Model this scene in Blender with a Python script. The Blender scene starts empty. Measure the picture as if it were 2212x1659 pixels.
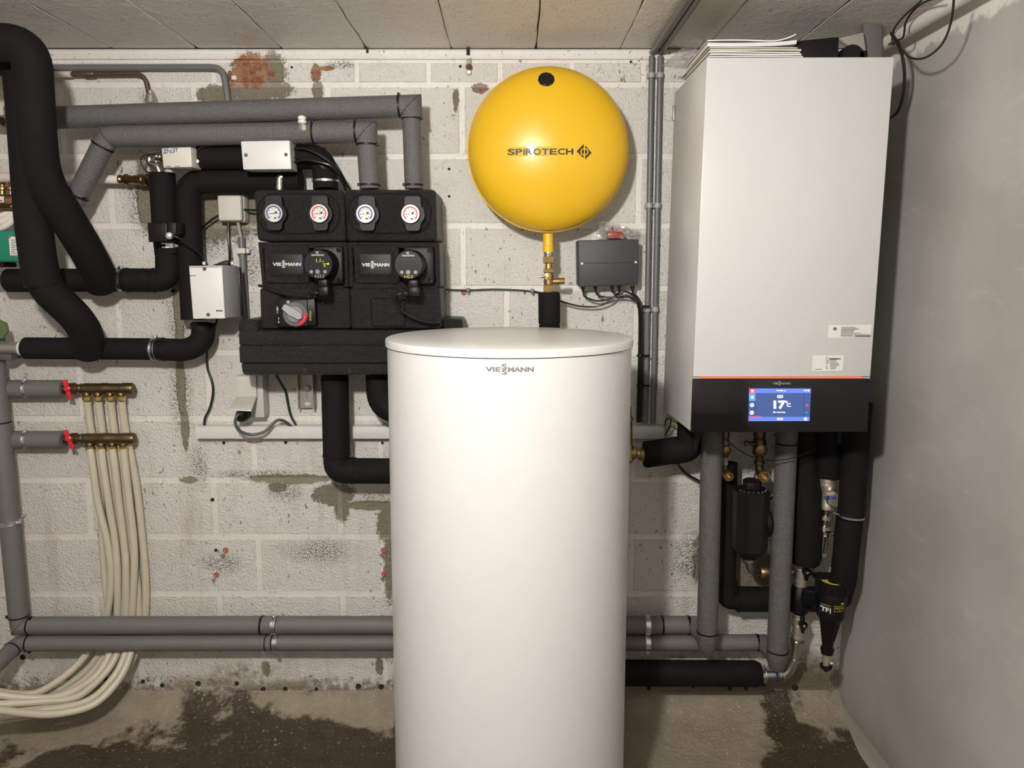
import bpy, bmesh, math, random
from mathutils import Vector, Matrix, Quaternion
random.seed(7)
R = math.radians
# ------------------------------------------------------------------ camera
FPX, CX, CY, PITCH = 1600.0, 1106.0, 777.0, R(7.0)
H = 1.447                      # eye height above the floor
W = 2.28                       # back wall plane (distance from the eye)
CEIL = 2.091
XR = 1.07                      # right wall plane
cam_d = bpy.data.cameras.new('camera'); cam = bpy.data.objects.new('camera', cam_d)
bpy.context.scene.collection.objects.link(cam)
cam.location = (0, 0, H); cam.rotation_euler = (R(90) - PITCH, 0, 0)
cam_d.sensor_width = 36.0; cam_d.lens = FPX / 2212 * 36.0
cam_d.shift_y = -(829.5 - CY) / 2212; cam_d.clip_start = 0.02
bpy.context.scene.camera = cam
# ------------------------------------------------------------------ world, exposure
sc = bpy.context.scene
wd = bpy.data.worlds.new('world'); sc.world = wd; wd.use_nodes = True
wd.node_tree.nodes['Background'].inputs[0].default_value = (0.9, 0.9, 1, 1)
wd.node_tree.nodes['Background'].inputs[1].default_value = 0.02
sc.view_settings.view_transform = 'Standard'; sc.view_settings.look = 'None'
sc.view_settings.exposure = 0.0; sc.view_settings.gamma = 1.0
sc.view_settings.use_curve_mapping = False
LAMP_STRENGTH = 1190.0
LAMP_POS = Vector((-0.34, 0.14, 1.94))
LAMP_COL = (1.0, 0.955, 0.90)

# ------------------------------------------------------------------ helpers
SP, CP = math.sin(PITCH), math.cos(PITCH)
def P(x, y, Y):
    """point of the world at distance Y from the eye plane seen at pixel x, y"""
    u = (x - CX) / FPX; v = (CY - y) / FPX
    t = Y / (CP + v * SP)
    return Vector((u * t, Y, H + t * (v * CP - SP)))
def mpp(y, Y):
    v = (CY - y) / FPX
    return Y / (CP + v * SP) / FPX
C = sc.collection
WL = {}
class MB:
    def __init__(s): s.v = []; s.f = []
    def add(s, vs, fs):
        n = len(s.v); s.v += [Vector(a) for a in vs]; s.f += [tuple(i + n for i in f) for f in fs]; return s
    def bm(s, b):
        b.verts.index_update()
        s.add([v.co.copy() for v in b.verts], [[v.index for v in f.verts] for f in b.faces]); b.free(); return s
    def hexa(s, c, bev=0, seg=2):
        """8 corners: front tl tr br bl, back tl tr br bl"""
        b = bmesh.new(); vs = [b.verts.new(x) for x in c]
        for f in ((0,1,2,3),(5,4,7,6),(4,5,1,0),(3,2,6,7),(4,0,3,7),(1,5,6,2)): b.faces.new([vs[i] for i in f])
        bmesh.ops.recalc_face_normals(b, faces=b.faces)
        if bev: bmesh.ops.bevel(b, geom=b.edges[:], offset=bev, segments=seg, affect='EDGES', profile=0.5, clamp_overlap=True)
        return s.bm(b)
    def box(s, lo, hi, bev=0, seg=2):
        x0,y0,z0 = lo; x1,y1,z1 = hi
        return s.hexa([(x0,y0,z1),(x1,y0,z1),(x1,y0,z0),(x0,y0,z0),(x0,y1,z1),(x1,y1,z1),(x1,y1,z0),(x0,y1,z0)], bev, seg)
    def pbox(s, q, Y, d, bev=0, seg=2):
        """q: pixel rect (x0,y0,x1,y1) or four pixel corners tl tr br bl; front plane Y, depth d"""
        if len(q) == 4 and not isinstance(q[0], (tuple, list)):
            x0,y0,x1,y1 = q; a = P(x0,y0,Y); b = P(x1,y1,Y)
            m = [Vector((a.x,Y,a.z)),Vector((b.x,Y,a.z)),Vector((b.x,Y,b.z)),Vector((a.x,Y,b.z))]
        else: m = [P(x,y,Y) for x,y in q]
        return s.hexa(m + [p + Vector((0,d,0)) for p in m], bev, seg)
    def tube(s, pts, r, seg=16, caps=True, rs=None):
        pts = [Vector(p) for p in pts]; n = len(pts)
        tan = []
        for i in range(n):
            a = pts[max(i-1,0)]; b = pts[min(i+1,n-1)]
            d = (b-a); tan.append(d.normalized() if d.length > 1e-9 else Vector((0,0,1)))
        up = Vector((0,0,1)) if abs(tan[0].z) < 0.9 else Vector((0,1,0))
        nrm = (up - tan[0]*up.dot(tan[0])).normalized(); vs = []; fs = []
        for i in range(n):
            if i:
                q = tan[i-1].rotation_difference(tan[i]); nrm = (q @ nrm); nrm = (nrm - tan[i]*nrm.dot(tan[i])).normalized()
            bi = tan[i].cross(nrm); rr = rs[i] if rs else r
            for k in range(seg):
                a = 2*math.pi*k/seg; vs.append(pts[i] + (nrm*math.cos(a) + bi*math.sin(a))*rr)
        for i in range(n-1):
            for k in range(seg):
                k2 = (k+1) % seg; fs.append((i*seg+k, i*seg+k2, (i+1)*seg+k2, (i+1)*seg+k))
        if caps: fs.append(tuple(range(seg-1,-1,-1))); fs.append(tuple((n-1)*seg+k for k in range(seg)))
        return s.add(vs, fs)
    def lathe(s, o, ax, prof, seg=24, caps=True, ph=0.0):
        """prof: (r, h) along axis ax from o"""
        ax = Vector(ax).normalized(); o = Vector(o)
        e = Vector((0,0,1)) if abs(ax.z) < 0.9 else Vector((0,-1,0))
        a1 = (e - ax*e.dot(ax)).normalized(); a2 = ax.cross(a1); vs = []; fs = []; n = len(prof)
        for r, h in prof:
            for k in range(seg):
                a = 2*math.pi*k/seg + ph; vs.append(o + ax*h + (a1*math.cos(a) + a2*math.sin(a))*max(r,1e-5))
        for i in range(n-1):
            for k in range(seg):
                k2 = (k+1) % seg; fs.append((i*seg+k, i*seg+k2, (i+1)*seg+k2, (i+1)*seg+k))
        if caps: fs.append(tuple(range(seg-1,-1,-1))); fs.append(tuple((n-1)*seg+k for k in range(seg)))
        return s.add(vs, fs)
    def pl(s, A, B, Y, prof, seg=24, Yb=None, ph=0.0):
        """lathe along the line from pixel A to pixel B; prof (position px, radius px)"""
        a = P(A[0],A[1],Y); b = P(B[0],B[1],Y if Yb is None else Yb); L = math.hypot(B[0]-A[0], B[1]-A[1])
        k = (b-a).length / L; m = mpp((A[1]+B[1])/2, Y)
        return s.lathe(a, b-a, [(r*m, p*k) for p, r in prof], seg, True, ph)
    def prism(s, poly, d):
        """poly: list of Vectors (planar), extruded by vector d"""
        n = len(poly); d = Vector(d)
        vs = [Vector(p) for p in poly] + [Vector(p)+d for p in poly]
        fs = [tuple(range(n)), tuple(range(2*n-1, n-1, -1))] + [(i, n+i, n+(i+1)%n, (i+1)%n) for i in range(n)]
        b = bmesh.new(); bv = [b.verts.new(v) for v in vs]
        for f in fs: b.faces.new([bv[i] for i in f])
        bmesh.ops.recalc_face_normals(b, faces=b.faces)
        return s.bm(b)
    def ring(s, c, ax, r0, r1, h):
        """band around an axis: inner r0, outer r1, centred height h"""
        return s.lathe(Vector(c) - Vector(ax).normalized()*h/2, ax, [(r0,0),(r1,0.0),(r1,h),(r0,h)], 24, False)

def fil(pts, r, n=7):
    """polyline with rounded corners"""
    pts = [Vector(p) for p in pts]; out = [pts[0]]
    for i in range(1, len(pts)-1):
        a, b, c = pts[i-1], pts[i], pts[i+1]
        d1 = a-b; d2 = c-b; rr = min(r, d1.length*0.49, d2.length*0.49)
        s, e = b + d1.normalized()*rr, b + d2.normalized()*rr
        for k in range(n+1):
            t = k/n; out.append(s*(1-t)**2 + b*2*t*(1-t) + e*t*t)
    out.append(pts[-1]); return out
def spl(pts, n=8):
    """smooth curve through points"""
    p = [Vector(a) for a in pts]; p = [p[0]*2-p[1]] + p + [p[-1]*2-p[-2]]; out = []
    for i in range(1, len(p)-2):
        for k in range(n):
            t = k/n
            out.append(0.5*((2*p[i]) + (p[i+1]-p[i-1])*t + (2*p[i-1]-5*p[i]+4*p[i+1]-p[i+2])*t*t + (3*p[i]-p[i-1]-3*p[i+1]+p[i+2])*t**3))
    out.append(p[-2]); return out
def pp(*a):
    """pixel path: (x, y, Y) triples"""
    return [P(*t) for t in a]

def obj(name, mb, mat, parent=None, ang=35, label=None, kind=None):
    if parent is None:
        lo = [min(v[i] for v in mb.v) for i in range(3)]; hi = [max(v[i] for v in mb.v) for i in range(3)]
        org = Vector(((lo[0]+hi[0])/2, (lo[1]+hi[1])/2, lo[2]))
    else: org = WL[parent]
    me = bpy.data.meshes.new(name); me.from_pydata([v - org for v in mb.v], [], mb.f); me.update()
    bmx = bmesh.new(); bmx.from_mesh(me); bmesh.ops.recalc_face_normals(bmx, faces=bmx.faces); bmx.to_mesh(me); bmx.free()
    me.shade_smooth(); me.set_sharp_from_angle(angle=R(ang))
    me.materials.append(M[mat] if isinstance(mat, str) else mat)
    o = bpy.data.objects.new(name, me); C.objects.link(o); WL[o] = org
    if parent is None: o.location = org
    else: o.parent = parent
    if label: o['label'] = label
    if kind: o['kind'] = kind
    return o
def thing(name, label, cat, loc, group=None):
    o = bpy.data.objects.new(name, None); C.objects.link(o); o.empty_display_size = 0.05
    o.location = Vector(loc); WL[o] = Vector(loc); o['label'] = label; o['category'] = cat
    if group: o['group'] = group
    return o
def tag(o, label, cat, group=None):
    o['label'] = label; o['category'] = cat
    if group: o['group'] = group
    return o
def tubeo(name, pts, r, mat, parent=None, seg=14): return obj(name, MB().tube(pts, r, seg), mat, parent)

_tc = {}
def textmesh(s, bold=0.0):
    """outline of a text in a unit square (x 0..1, y 0..1)"""
    if (s, bold) in _tc: return _tc[(s, bold)]
    cu = bpy.data.curves.new('t', 'FONT'); cu.body = s; cu.offset = bold; cu.resolution_u = 4
    o = bpy.data.objects.new('t', cu); C.objects.link(o)
    dg = bpy.context.evaluated_depsgraph_get(); me = bpy.data.meshes.new_from_object(o.evaluated_get(dg))
    vs = [v.co.copy() for v in me.vertices]; fs = [tuple(p.vertices) for p in me.polygons]
    bpy.data.objects.remove(o); bpy.data.curves.remove(cu); bpy.data.meshes.remove(me)
    x0 = min(v.x for v in vs); x1 = max(v.x for v in vs); y0 = min(v.y for v in vs); y1 = max(v.y for v in vs)
    r = ([((v.x-x0)/(x1-x0), (v.y-y0)/max(y1-y0,1e-6)) for v in vs], fs); _tc[(s, bold)] = r; return r
def text_into(mb, s, rect, Y, bold=0.0, mapf=None, rot=0):
    x0,y0,x1,y1 = rect; vs, fs = textmesh(s, bold); out = []
    for u, v in vs:
        if rot == 90: u, v = 1-v, u
        if rot == -90: u, v = v, 1-u
        p = P(x0+(x1-x0)*u, y1+(y0-y1)*v, Y)
        if mapf: p = mapf(p)
        out.append(p)
    mb.add(out, fs); return mb
def logo_into(mb, rect, Y, mapf=None):
    """the wordmark with its two stacked S in the middle"""
    x0,y0,x1,y1 = rect; w = x1-x0; h = y1-y0; a = y0+h*0.29; b = y0+h*0.74
    text_into(mb, 'VIE', (x0, a, x0+w*0.315, b), Y, 0.035, mapf)
    text_into(mb, 'S', (x0+w*0.335, y0, x0+w*0.45, y0+h*0.48), Y, 0.03, mapf)
    text_into(mb, 'S', (x0+w*0.335, y0+h*0.52, x0+w*0.45, y1), Y, 0.03, mapf)
    text_into(mb, 'MANN', (x0+w*0.465, a, x1, b), Y, 0.035, mapf); return mb
def prect(mb, x0, y0, x1, y1, Y, mapf=None):
    q = [P(x0,y0,Y),P(x1,y0,Y),P(x1,y1,Y),P(x0,y1,Y)]
    if mapf: q = [mapf(p) for p in q]
    return mb.add(q, [(0,1,2,3)])
def disc(mb, x, y, r, Y, seg=24, r0=0):
    c = P(x,y,Y); m = mpp(y,Y); n = seg
    o = [c + Vector((math.cos(2*math.pi*k/n)*r*m, 0, math.sin(2*math.pi*k/n)*r*m)) for k in range(n)]
    if not r0: return mb.add(o, [tuple(range(n))])
    i = [c + Vector((math.cos(2*math.pi*k/n)*r0*m, 0, math.sin(2*math.pi*k/n)*r0*m)) for k in range(n)]
    return mb.add(o+i, [(k, (k+1)%n, n+(k+1)%n, n+k) for k in range(n)])

# ------------------------------------------------------------------ materials
M = {}
def nt(name):
    m = bpy.data.materials.new(name); m.use_nodes = True; M[name] = m
    t = m.node_tree; return m, t, t.nodes['Principled BSDF']
def N(t, typ, **kw):
    n = t.nodes.new(typ)
    for k, v in kw.items(): setattr(n, k, v)
    return n
def math_(t, op, a, b=None, c=None):
    n = N(t, 'ShaderNodeMath', operation=op)
    for i, x in enumerate((a, b, c)):
        if x is None: continue
        if isinstance(x, (int, float)): n.inputs[i].default_value = x
        else: t.links.new(x, n.inputs[i])
    return n.outputs[0]
def noise(t, vec, scale, detail=4, rough=0.5):
    n = N(t, 'ShaderNodeTexNoise'); n.inputs['Scale'].default_value = scale; n.inputs['Detail'].default_value = detail
    n.inputs['Roughness'].default_value = rough; t.links.new(vec, n.inputs['Vector']); return n.outputs['Fac']
def ramp(t, fac, a, b, lo=0.0, hi=1.0):
    n = N(t, 'ShaderNodeMapRange', interpolation_type='SMOOTHSTEP'); t.links.new(fac, n.inputs['Value'])
    n.inputs['From Min'].default_value = a; n.inputs['From Max'].default_value = b
    n.inputs['To Min'].default_value = lo; n.inputs['To Max'].default_value = hi; return n.outputs['Result']
def mix(t, fac, a, b):
    n = N(t, 'ShaderNodeMix', data_type='RGBA')
    for i, x in ((0, fac), (6, a), (7, b)):
        if isinstance(x, (int, float)): n.inputs[i].default_value = x
        elif isinstance(x, tuple): n.inputs[i].default_value = (*x, 1)
        else: t.links.new(x, n.inputs[i])
    return n.outputs[2]
def bump(t, bs, h, strength, dist=0.01, prev=None):
    n = N(t, 'ShaderNodeBump'); n.inputs['Strength'].default_value = strength; n.inputs['Distance'].default_value = dist
    t.links.new(h, n.inputs['Height'])
    if prev: t.links.new(prev, n.inputs['Normal'])
    t.links.new(n.outputs[0], bs.inputs['Normal']); return n.outputs[0]
def simple(name, col, rough=0.5, metal=0.0, var=0.12, bs=0.0, bscale=200, vscale=25, spec=None, coat=0):
    m, t, b = nt(name); pos = N(t, 'ShaderNodeNewGeometry').outputs['Position']
    f = noise(t, pos, vscale, 4)
    t.links.new(mix(t, f, tuple(c*(1-var) for c in col), tuple(min(1,c*(1+var)) for c in col)), b.inputs['Base Color'])
    b.inputs['Roughness'].default_value = rough; b.inputs['Metallic'].default_value = metal
    if spec is not None: b.inputs['Specular IOR Level'].default_value = spec
    if coat: b.inputs['Coat Weight'].default_value = coat; b.inputs['Coat Roughness'].default_value = 0.15
    if bs: bump(t, b, noise(t, pos, bscale, 3), bs, 0.004 if bs >= 1 else 0.002)
    return m
def emit(name, col, s):
    m, t, b = nt(name); b.inputs['Base Color'].default_value = (*[c*0.3 for c in col], 1)
    b.inputs['Emission Color'].default_value = (*col, 1); b.inputs['Emission Strength'].default_value = s; b.inputs['Roughness'].default_value = 0.3

simple('black_foam', (0.0075,0.0075,0.0078), 0.8, var=0.25, bs=0.3, bscale=900, spec=0.16)
simple('black_plastic', (0.006,0.006,0.0065), 0.42, var=0.1, spec=0.22)
simple('black_satin', (0.006,0.006,0.0065), 0.5, var=0.1, spec=0.3)
simple('black_gloss', (0.006,0.006,0.007), 0.12, var=0.1)
simple('cable_black', (0.009,0.009,0.009), 0.35, var=0.1)
simple('grey_foam', (0.115,0.11,0.11), 0.42, var=0.35, bs=1.0, bscale=300, vscale=260)
simple('grey_foam_smooth', (0.13,0.123,0.12), 0.6, var=0.08, bs=0.15, bscale=300)
simple('grey_pvc', (0.135,0.137,0.14), 0.42, var=0.06)
simple('light_grey_plastic', (0.33,0.33,0.33), 0.45, var=0.05)
simple('mid_grey_plastic', (0.10,0.10,0.105), 0.45, var=0.04)
simple('knob_grey', (0.2,0.2,0.205), 0.4, var=0.04)
simple('anthracite', (0.035,0.037,0.041), 0.55, var=0.08, bs=0.1, bscale=700)
simple('grey_cable', (0.07,0.07,0.072), 0.5, var=0.05)
simple('white_plastic', (0.66,0.65,0.63), 0.42, var=0.03)
simple('cream_plastic', (0.60,0.57,0.50), 0.45, var=0.06)
simple('aged_plastic', (0.55,0.53,0.48), 0.5, var=0.10, vscale=40)
simple('white_enamel', (0.655,0.653,0.648), 0.36, var=0.015, coat=0.1)
simple('white_casing', (0.61,0.607,0.602), 0.30, var=0.012)
simple('cream_pipe', (0.54,0.495,0.39), 0.42, var=0.10, vscale=18, bs=0.1, bscale=120)
simple('white_pipe', (0.76,0.70,0.66), 0.4, var=0.06)
simple('pink_pipe', (0.62,0.50,0.46), 0.4, var=0.06)
simple('brass', (0.66,0.47,0.20), 0.3, 1.0, var=0.12, vscale=60)
simple('brass_dull', (0.36,0.26,0.12), 0.42, 1.0, var=0.25, vscale=40)
simple('brass_dark', (0.17,0.125,0.07), 0.42, 1.0, var=0.3, vscale=40)
simple('copper_old', (0.14,0.09,0.065), 0.5, 0.7, var=0.35, vscale=50)
simple('bronze', (0.34,0.20,0.095), 0.3, 1.0, var=0.2, vscale=60)
simple('steel', (0.52,0.49,0.44), 0.3, 1.0, var=0.12, vscale=40)
simple('nickel', (0.60,0.55,0.46), 0.38, 0.75, var=0.08, vscale=40)
simple('chrome', (0.66,0.66,0.66), 0.28, 1.0, var=0.05)
simple('zinc', (0.42,0.40,0.36), 0.45, 0.8, var=0.12, vscale=30)
simple('rust', (0.16,0.08,0.045), 0.8, 0.2, var=0.4, vscale=90)
simple('red_plastic', (0.55,0.02,0.035), 0.3, var=0.08)
simple('red_dull', (0.42,0.10,0.07), 0.5, var=0.2)
simple('red_clear', (0.30,0.03,0.03), 0.35, var=0.2)
simple('green_plastic', (0.005,0.19,0.115), 0.4, var=0.06)
simple('green_paint', (0.085,0.12,0.045), 0.5, var=0.4, vscale=40)
simple('ink_blue', (0.012,0.035,0.26), 0.5, var=0.1)
simple('ink_black', (0.015,0.015,0.015), 0.5, var=0.1)
simple('ink_red', (0.5,0.03,0.03), 0.5, var=0.1)
simple('ink_grey', (0.25,0.25,0.25), 0.5, var=0.1)
simple('ink_yellow', (0.62,0.50,0.05), 0.5, var=0.1)
simple('ink_pale', (0.42,0.42,0.34), 0.5, var=0.1)
simple('ink_white', (0.62,0.62,0.62), 0.4, var=0.03)
simple('logo_silver', (0.30,0.30,0.30), 0.35, 0.6, var=0.05)
simple('paper', (0.72,0.71,0.72), 0.7, var=0.05, vscale=60)
simple('paper_cream', (0.60,0.56,0.48), 0.7, var=0.08, vscale=60)
simple('label_paper', (0.74,0.72,0.68), 0.4, var=0.02)
simple('foam_white', (0.34,0.32,0.28), 0.8, var=0.2, bs=0.6, bscale=60)
simple('earth_wire', (0.22,0.42,0.05), 0.4, var=0.3)
simple('yellow_sticker', (0.78,0.47,0.03), 0.06, var=0.03, spec=0.8)
emit('lcd_blue', (0.055,0.10,0.28), 1.0); emit('lcd_bar', (0.12,0.20,0.75), 1.15); emit('lcd_tab', (0.12,0.35,0.85), 1.1)
emit('lcd_white', (1,1,1), 1.3); emit('lcd_red', (0.9,0.05,0.09), 1.1); emit('lcd_dark', (0.03,0.05,0.15), 0.8); emit('lcd_minus', (0.02,0.25,0.8), 1.2)
emit('led_red', (1.0,0.12,0.06), 1.6); emit('led_green', (0.55,0.85,0.03), 1.0)

def m_yellow():
    m, t, b = nt('yellow_enamel'); pos = N(t, 'ShaderNodeNewGeometry').outputs['Position']
    f = noise(t, pos, 6, 3)
    t.links.new(mix(t, f, (0.70,0.42,0.012), (0.76,0.465,0.018)), b.inputs['Base Color'])
    b.inputs['Roughness'].default_value = 0.32; bump(t, b, noise(t, pos, 14, 2), 0.06, 0.004)
m_yellow()
def m_epp():
    m, t, b = nt('epp_foam'); pos = N(t, 'ShaderNodeNewGeometry').outputs['Position']
    v = N(t, 'ShaderNodeTexVoronoi'); v.inputs['Scale'].default_value = 300; t.links.new(pos, v.inputs['Vector'])
    f = noise(t, pos, 330, 3, 0.75)
    t.links.new(mix(t, ramp(t, f, 0.4, 0.75), (0.009,0.009,0.0088), (0.034,0.033,0.031)), b.inputs['Base Color'])
    b.inputs['Roughness'].default_value = 0.33; b.inputs['Specular IOR Level'].default_value = 0.5
    a = bump(t, b, f, 1.0, 0.006); bump(t, b, v.outputs['Distance'], 0.6, 0.003, a)
m_epp()
def m_clear():
    m, t, b = nt('clear_film'); t.nodes.remove(b)
    out = t.nodes['Material Output']; pos = N(t, 'ShaderNodeNewGeometry').outputs['Position']
    tr = N(t, 'ShaderNodeBsdfTransparent'); tr.inputs[0].default_value = (0.9,0.9,0.9,1)
    g = N(t, 'ShaderNodeBsdfGlossy'); g.inputs['Roughness'].default_value = 0.12; g.inputs[0].default_value = (0.9,0.9,0.9,1)
    d = N(t, 'ShaderNodeBsdfDiffuse'); d.inputs[0].default_value = (0.7,0.69,0.66,1)
    m1 = N(t, 'ShaderNodeMixShader'); m1.inputs[0].default_value = 0.35; t.links.new(g.outputs[0], m1.inputs[1]); t.links.new(d.outputs[0], m1.inputs[2])
    m2 = N(t, 'ShaderNodeMixShader'); t.links.new(ramp(t, noise(t, pos, 60, 3), 0.35, 0.7, 0.12, 0.5), m2.inputs[0])
    t.links.new(tr.outputs[0], m2.inputs[1]); t.links.new(m1.outputs[0], m2.inputs[2]); t.links.new(m2.outputs[0], out.inputs[0])
m_clear()

def ell(t, pos, L, off):
    """normalised distance to the nearest of a set of pixel ellipses on the back wall"""
    best = None
    for cx, cy, rx, ry in L:
        c = P(cx, cy, W); m = mpp(cy, W)
        s = N(t, 'ShaderNodeVectorMath', operation='MULTIPLY_ADD')
        t.links.new(pos, s.inputs[0]); s.inputs[1].default_value = (1/(rx*m), 0, 1/(ry*m)); s.inputs[2].default_value = (-c.x/(rx*m), 0, -c.z/(ry*m))
        l = N(t, 'ShaderNodeVectorMath', operation='LENGTH'); t.links.new(s.outputs[0], l.inputs[0])
        best = l.outputs['Value'] if best is None else math_(t, 'MINIMUM', best, l.outputs['Value'])
    return math_(t, 'ADD', best, off)
BRICK = [(545,152,42,36),(520,165,30,22),(683,158,11,20),(700,148,22,5)]
BARE = [(555,196,75,22),(470,205,45,20),(592,152,26,34),(686,195,12,20),(312,425,16,75),(470,455,115,62),(395,560,30,60),
        (386,650,11,120),(391,830,9,80),(400,925,9,45),(405,1037,20,7),(625,1035,98,10),(720,1068,42,26),(738,1095,16,28),
        (800,1092,60,10),(836,1130,20,45),(842,1230,13,70),(1035,190,18,9),(985,215,6,22),(575,1445,10,18),(820,1440,8,20),(600,1052,18,12),(1560,1210,60,80),(1600,1240,70,60)]
SPECK = [(608,1062,45,30),(550,1025,120,14),(1500,1205,70,70),(390,860,34,120),(385,680,34,90),(820,1080,60,24),(430,530,90,40),(300,430,34,90),(430,1000,30,60),
         (540,560,30,70),(320,215,26,22),(480,1215,70,30),(690,1190,90,40),(740,140,40,12)]
RUST = [(560,1492,75,18),(470,1470,60,22),(520,1450,80,24),(620,1480,70,12),(400,1475,40,20),(850,1300,4,4)]
DAMP = [(1500,1520,260,26),(700,1512,200,9),(1750,1450,60,60),(1590,1480,180,24),(1700,1420,40,60),(420,1512,200,6),(850,1515,200,10)]
def m_wall(name, rough_block):
    m, t, b = nt(name); pos = N(t, 'ShaderNodeNewGeometry').outputs['Position']
    n1 = noise(t, pos, 3, 4); n2 = noise(t, pos, 38, 6, 0.65); n3 = noise(t, pos, 150, 4, 0.6); n4 = noise(t, pos, 300, 3, 0.6)
    off = math_(t, 'ADD', math_(t, 'MULTIPLY', math_(t, 'SUBTRACT', n2, 0.5), 1.3), math_(t, 'MULTIPLY', math_(t, 'SUBTRACT', n4, 0.5), 1.1))
    offs = math_(t, 'MULTIPLY', math_(t, 'SUBTRACT', noise(t, pos, 9, 4), 0.5), 1.0)
    paint = mix(t, n1, (0.75,0.73,0.68), (0.82,0.805,0.765)) if rough_block else mix(t, n1, (0.70,0.68,0.63), (0.76,0.74,0.70))
    paint = mix(t, ramp(t, noise(t, pos, 7, 6, 0.7), 0.5, 0.75, 0, 0.4), paint, (0.60,0.565,0.50))
    # grime on the lower left part of the wall and around the floor
    gr = N(t, 'ShaderNodeSeparateXYZ'); t.links.new(pos, gr.inputs[0])
    pinkish = ramp(t, math_(t, 'ADD', gr.outputs['X'], math_(t, 'MULTIPLY', n1, 1.2)), 0.0, -1.0, 0, 0.55)
    paint = mix(t, pinkish, paint, (0.64,0.585,0.535))
    # dark specks, with shade in the pits of the paint put into the colour
    speck_shade = ramp(t, n3, 0.355 if rough_block else 0.345, 0.30)
    paint = mix(t, math_(t, 'MULTIPLY', speck_shade, ramp(t, noise(t, pos, 5, 3), 0.35, 0.65, 0.3, 0.9)), paint, (0.17,0.145,0.11))
    mp = N(t, 'ShaderNodeMapping'); t.links.new(pos, mp.inputs[0]); mp.inputs['Scale'].default_value = (1.0,1.0,0.55)
    fl1 = ramp(t, noise(t, mp.outputs[0], 95, 3, 0.55), 0.645, 0.69); area = ramp(t, noise(t, pos, 4.5, 4, 0.6), 0.42, 0.6, 0.15, 0.95)
    paint = mix(t, math_(t, 'MULTIPLY', fl1, area), paint, (0.20,0.165,0.12))
    mv_ = N(t, 'ShaderNodeMapping'); t.links.new(pos, mv_.inputs[0]); mv_.inputs['Scale'].default_value = (9.0,1.0,1.3)
    run = math_(t, 'MULTIPLY', ramp(t, noise(t, mv_.outputs[0], 1.6, 5, 0.65), 0.52, 0.78, 0, 0.55), ramp(t, gr.outputs['Z'], 1.2, 0.7))
    paint = mix(t, run, paint, (0.46,0.385,0.32))
    bare = mix(t, n3, (0.13,0.115,0.085), (0.34,0.30,0.22))
    brick = mix(t, ramp(t, n2, 0.35, 0.65), (0.24,0.075,0.035), (0.40,0.24,0.13))
    col = paint
    sp = math_(t, 'MULTIPLY', ramp(t, ell(t, pos, SPECK, offs), 1.1, 0.3), ramp(t, n4, 0.50, 0.56)); col = mix(t, sp, col, (0.11,0.10,0.08))
    mb_ = ramp(t, ell(t, pos, BARE, off), 1.08, 0.92); col = mix(t, mb_, col, bare)
    mk = ramp(t, ell(t, pos, BRICK, off), 1.05, 0.9); col = mix(t, mk, col, brick)
    col = mix(t, math_(t, 'MULTIPLY', ramp(t, ell(t, pos, RUST, offs), 1.5, 0.2), ramp(t, n2, 0.40, 0.62, 0.1, 0.9)), col, mix(t, n3, (0.13,0.075,0.02), (0.36,0.27,0.15)))
    col = mix(t, ramp(t, ell(t, pos, DAMP, offs), 1.2, 0.35, 0, 0.8), col, mix(t, n2, (0.10,0.08,0.05), (0.26,0.22,0.15)))
    foot = math_(t, 'ADD', gr.outputs['Z'], math_(t, 'MULTIPLY', math_(t, 'SUBTRACT', n2, 0.5), 0.22)); foot = math_(t, 'SUBTRACT', foot, math_(t, 'MULTIPLY', ramp(t, gr.outputs['X'], 0.2, 0.6), 0.07))
    col = mix(t, ramp(t, foot, 0.13, 0.07, 0, 0.85), col, mix(t, n3, (0.09,0.068,0.038), (0.22,0.18,0.11)))
    t.links.new(col, b.inputs['Base Color']); b.inputs['Roughness'].default_value = 0.4
    h = math_(t, 'ADD', math_(t, 'MULTIPLY', n2, 0.7), math_(t, 'MULTIPLY', n3, 0.9 if rough_block else 0.25))
    h = math_(t, 'SUBTRACT', h, math_(t, 'MULTIPLY', math_(t, 'MAXIMUM', mb_, mk), 0.25))
    bump(t, b, h, 0.95 if rough_block else 0.6, 0.010)
m_wall('wall_paint', True); m_wall('wall_joint', False)
def m_ceiling():
    m, t, b = nt('ceiling_paint'); pos = N(t, 'ShaderNodeNewGeometry').outputs['Position']
    n1 = noise(t, pos, 2.5, 4); n2 = noise(t, pos, 30, 5, 0.6); n3 = noise(t, pos, 120, 3)
    col = mix(t, n1, (0.72,0.685,0.63), (0.82,0.785,0.73)); col = mix(t, ramp(t, n3, 0.36, 0.28), col, (0.12,0.10,0.08))
    t.links.new(col, b.inputs['Base Color']); b.inputs['Roughness'].default_value = 0.5
    bump(t, b, math_(t, 'ADD', n2, math_(t, 'MULTIPLY', n3, 0.3)), 0.6, 0.008)
m_ceiling()
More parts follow.
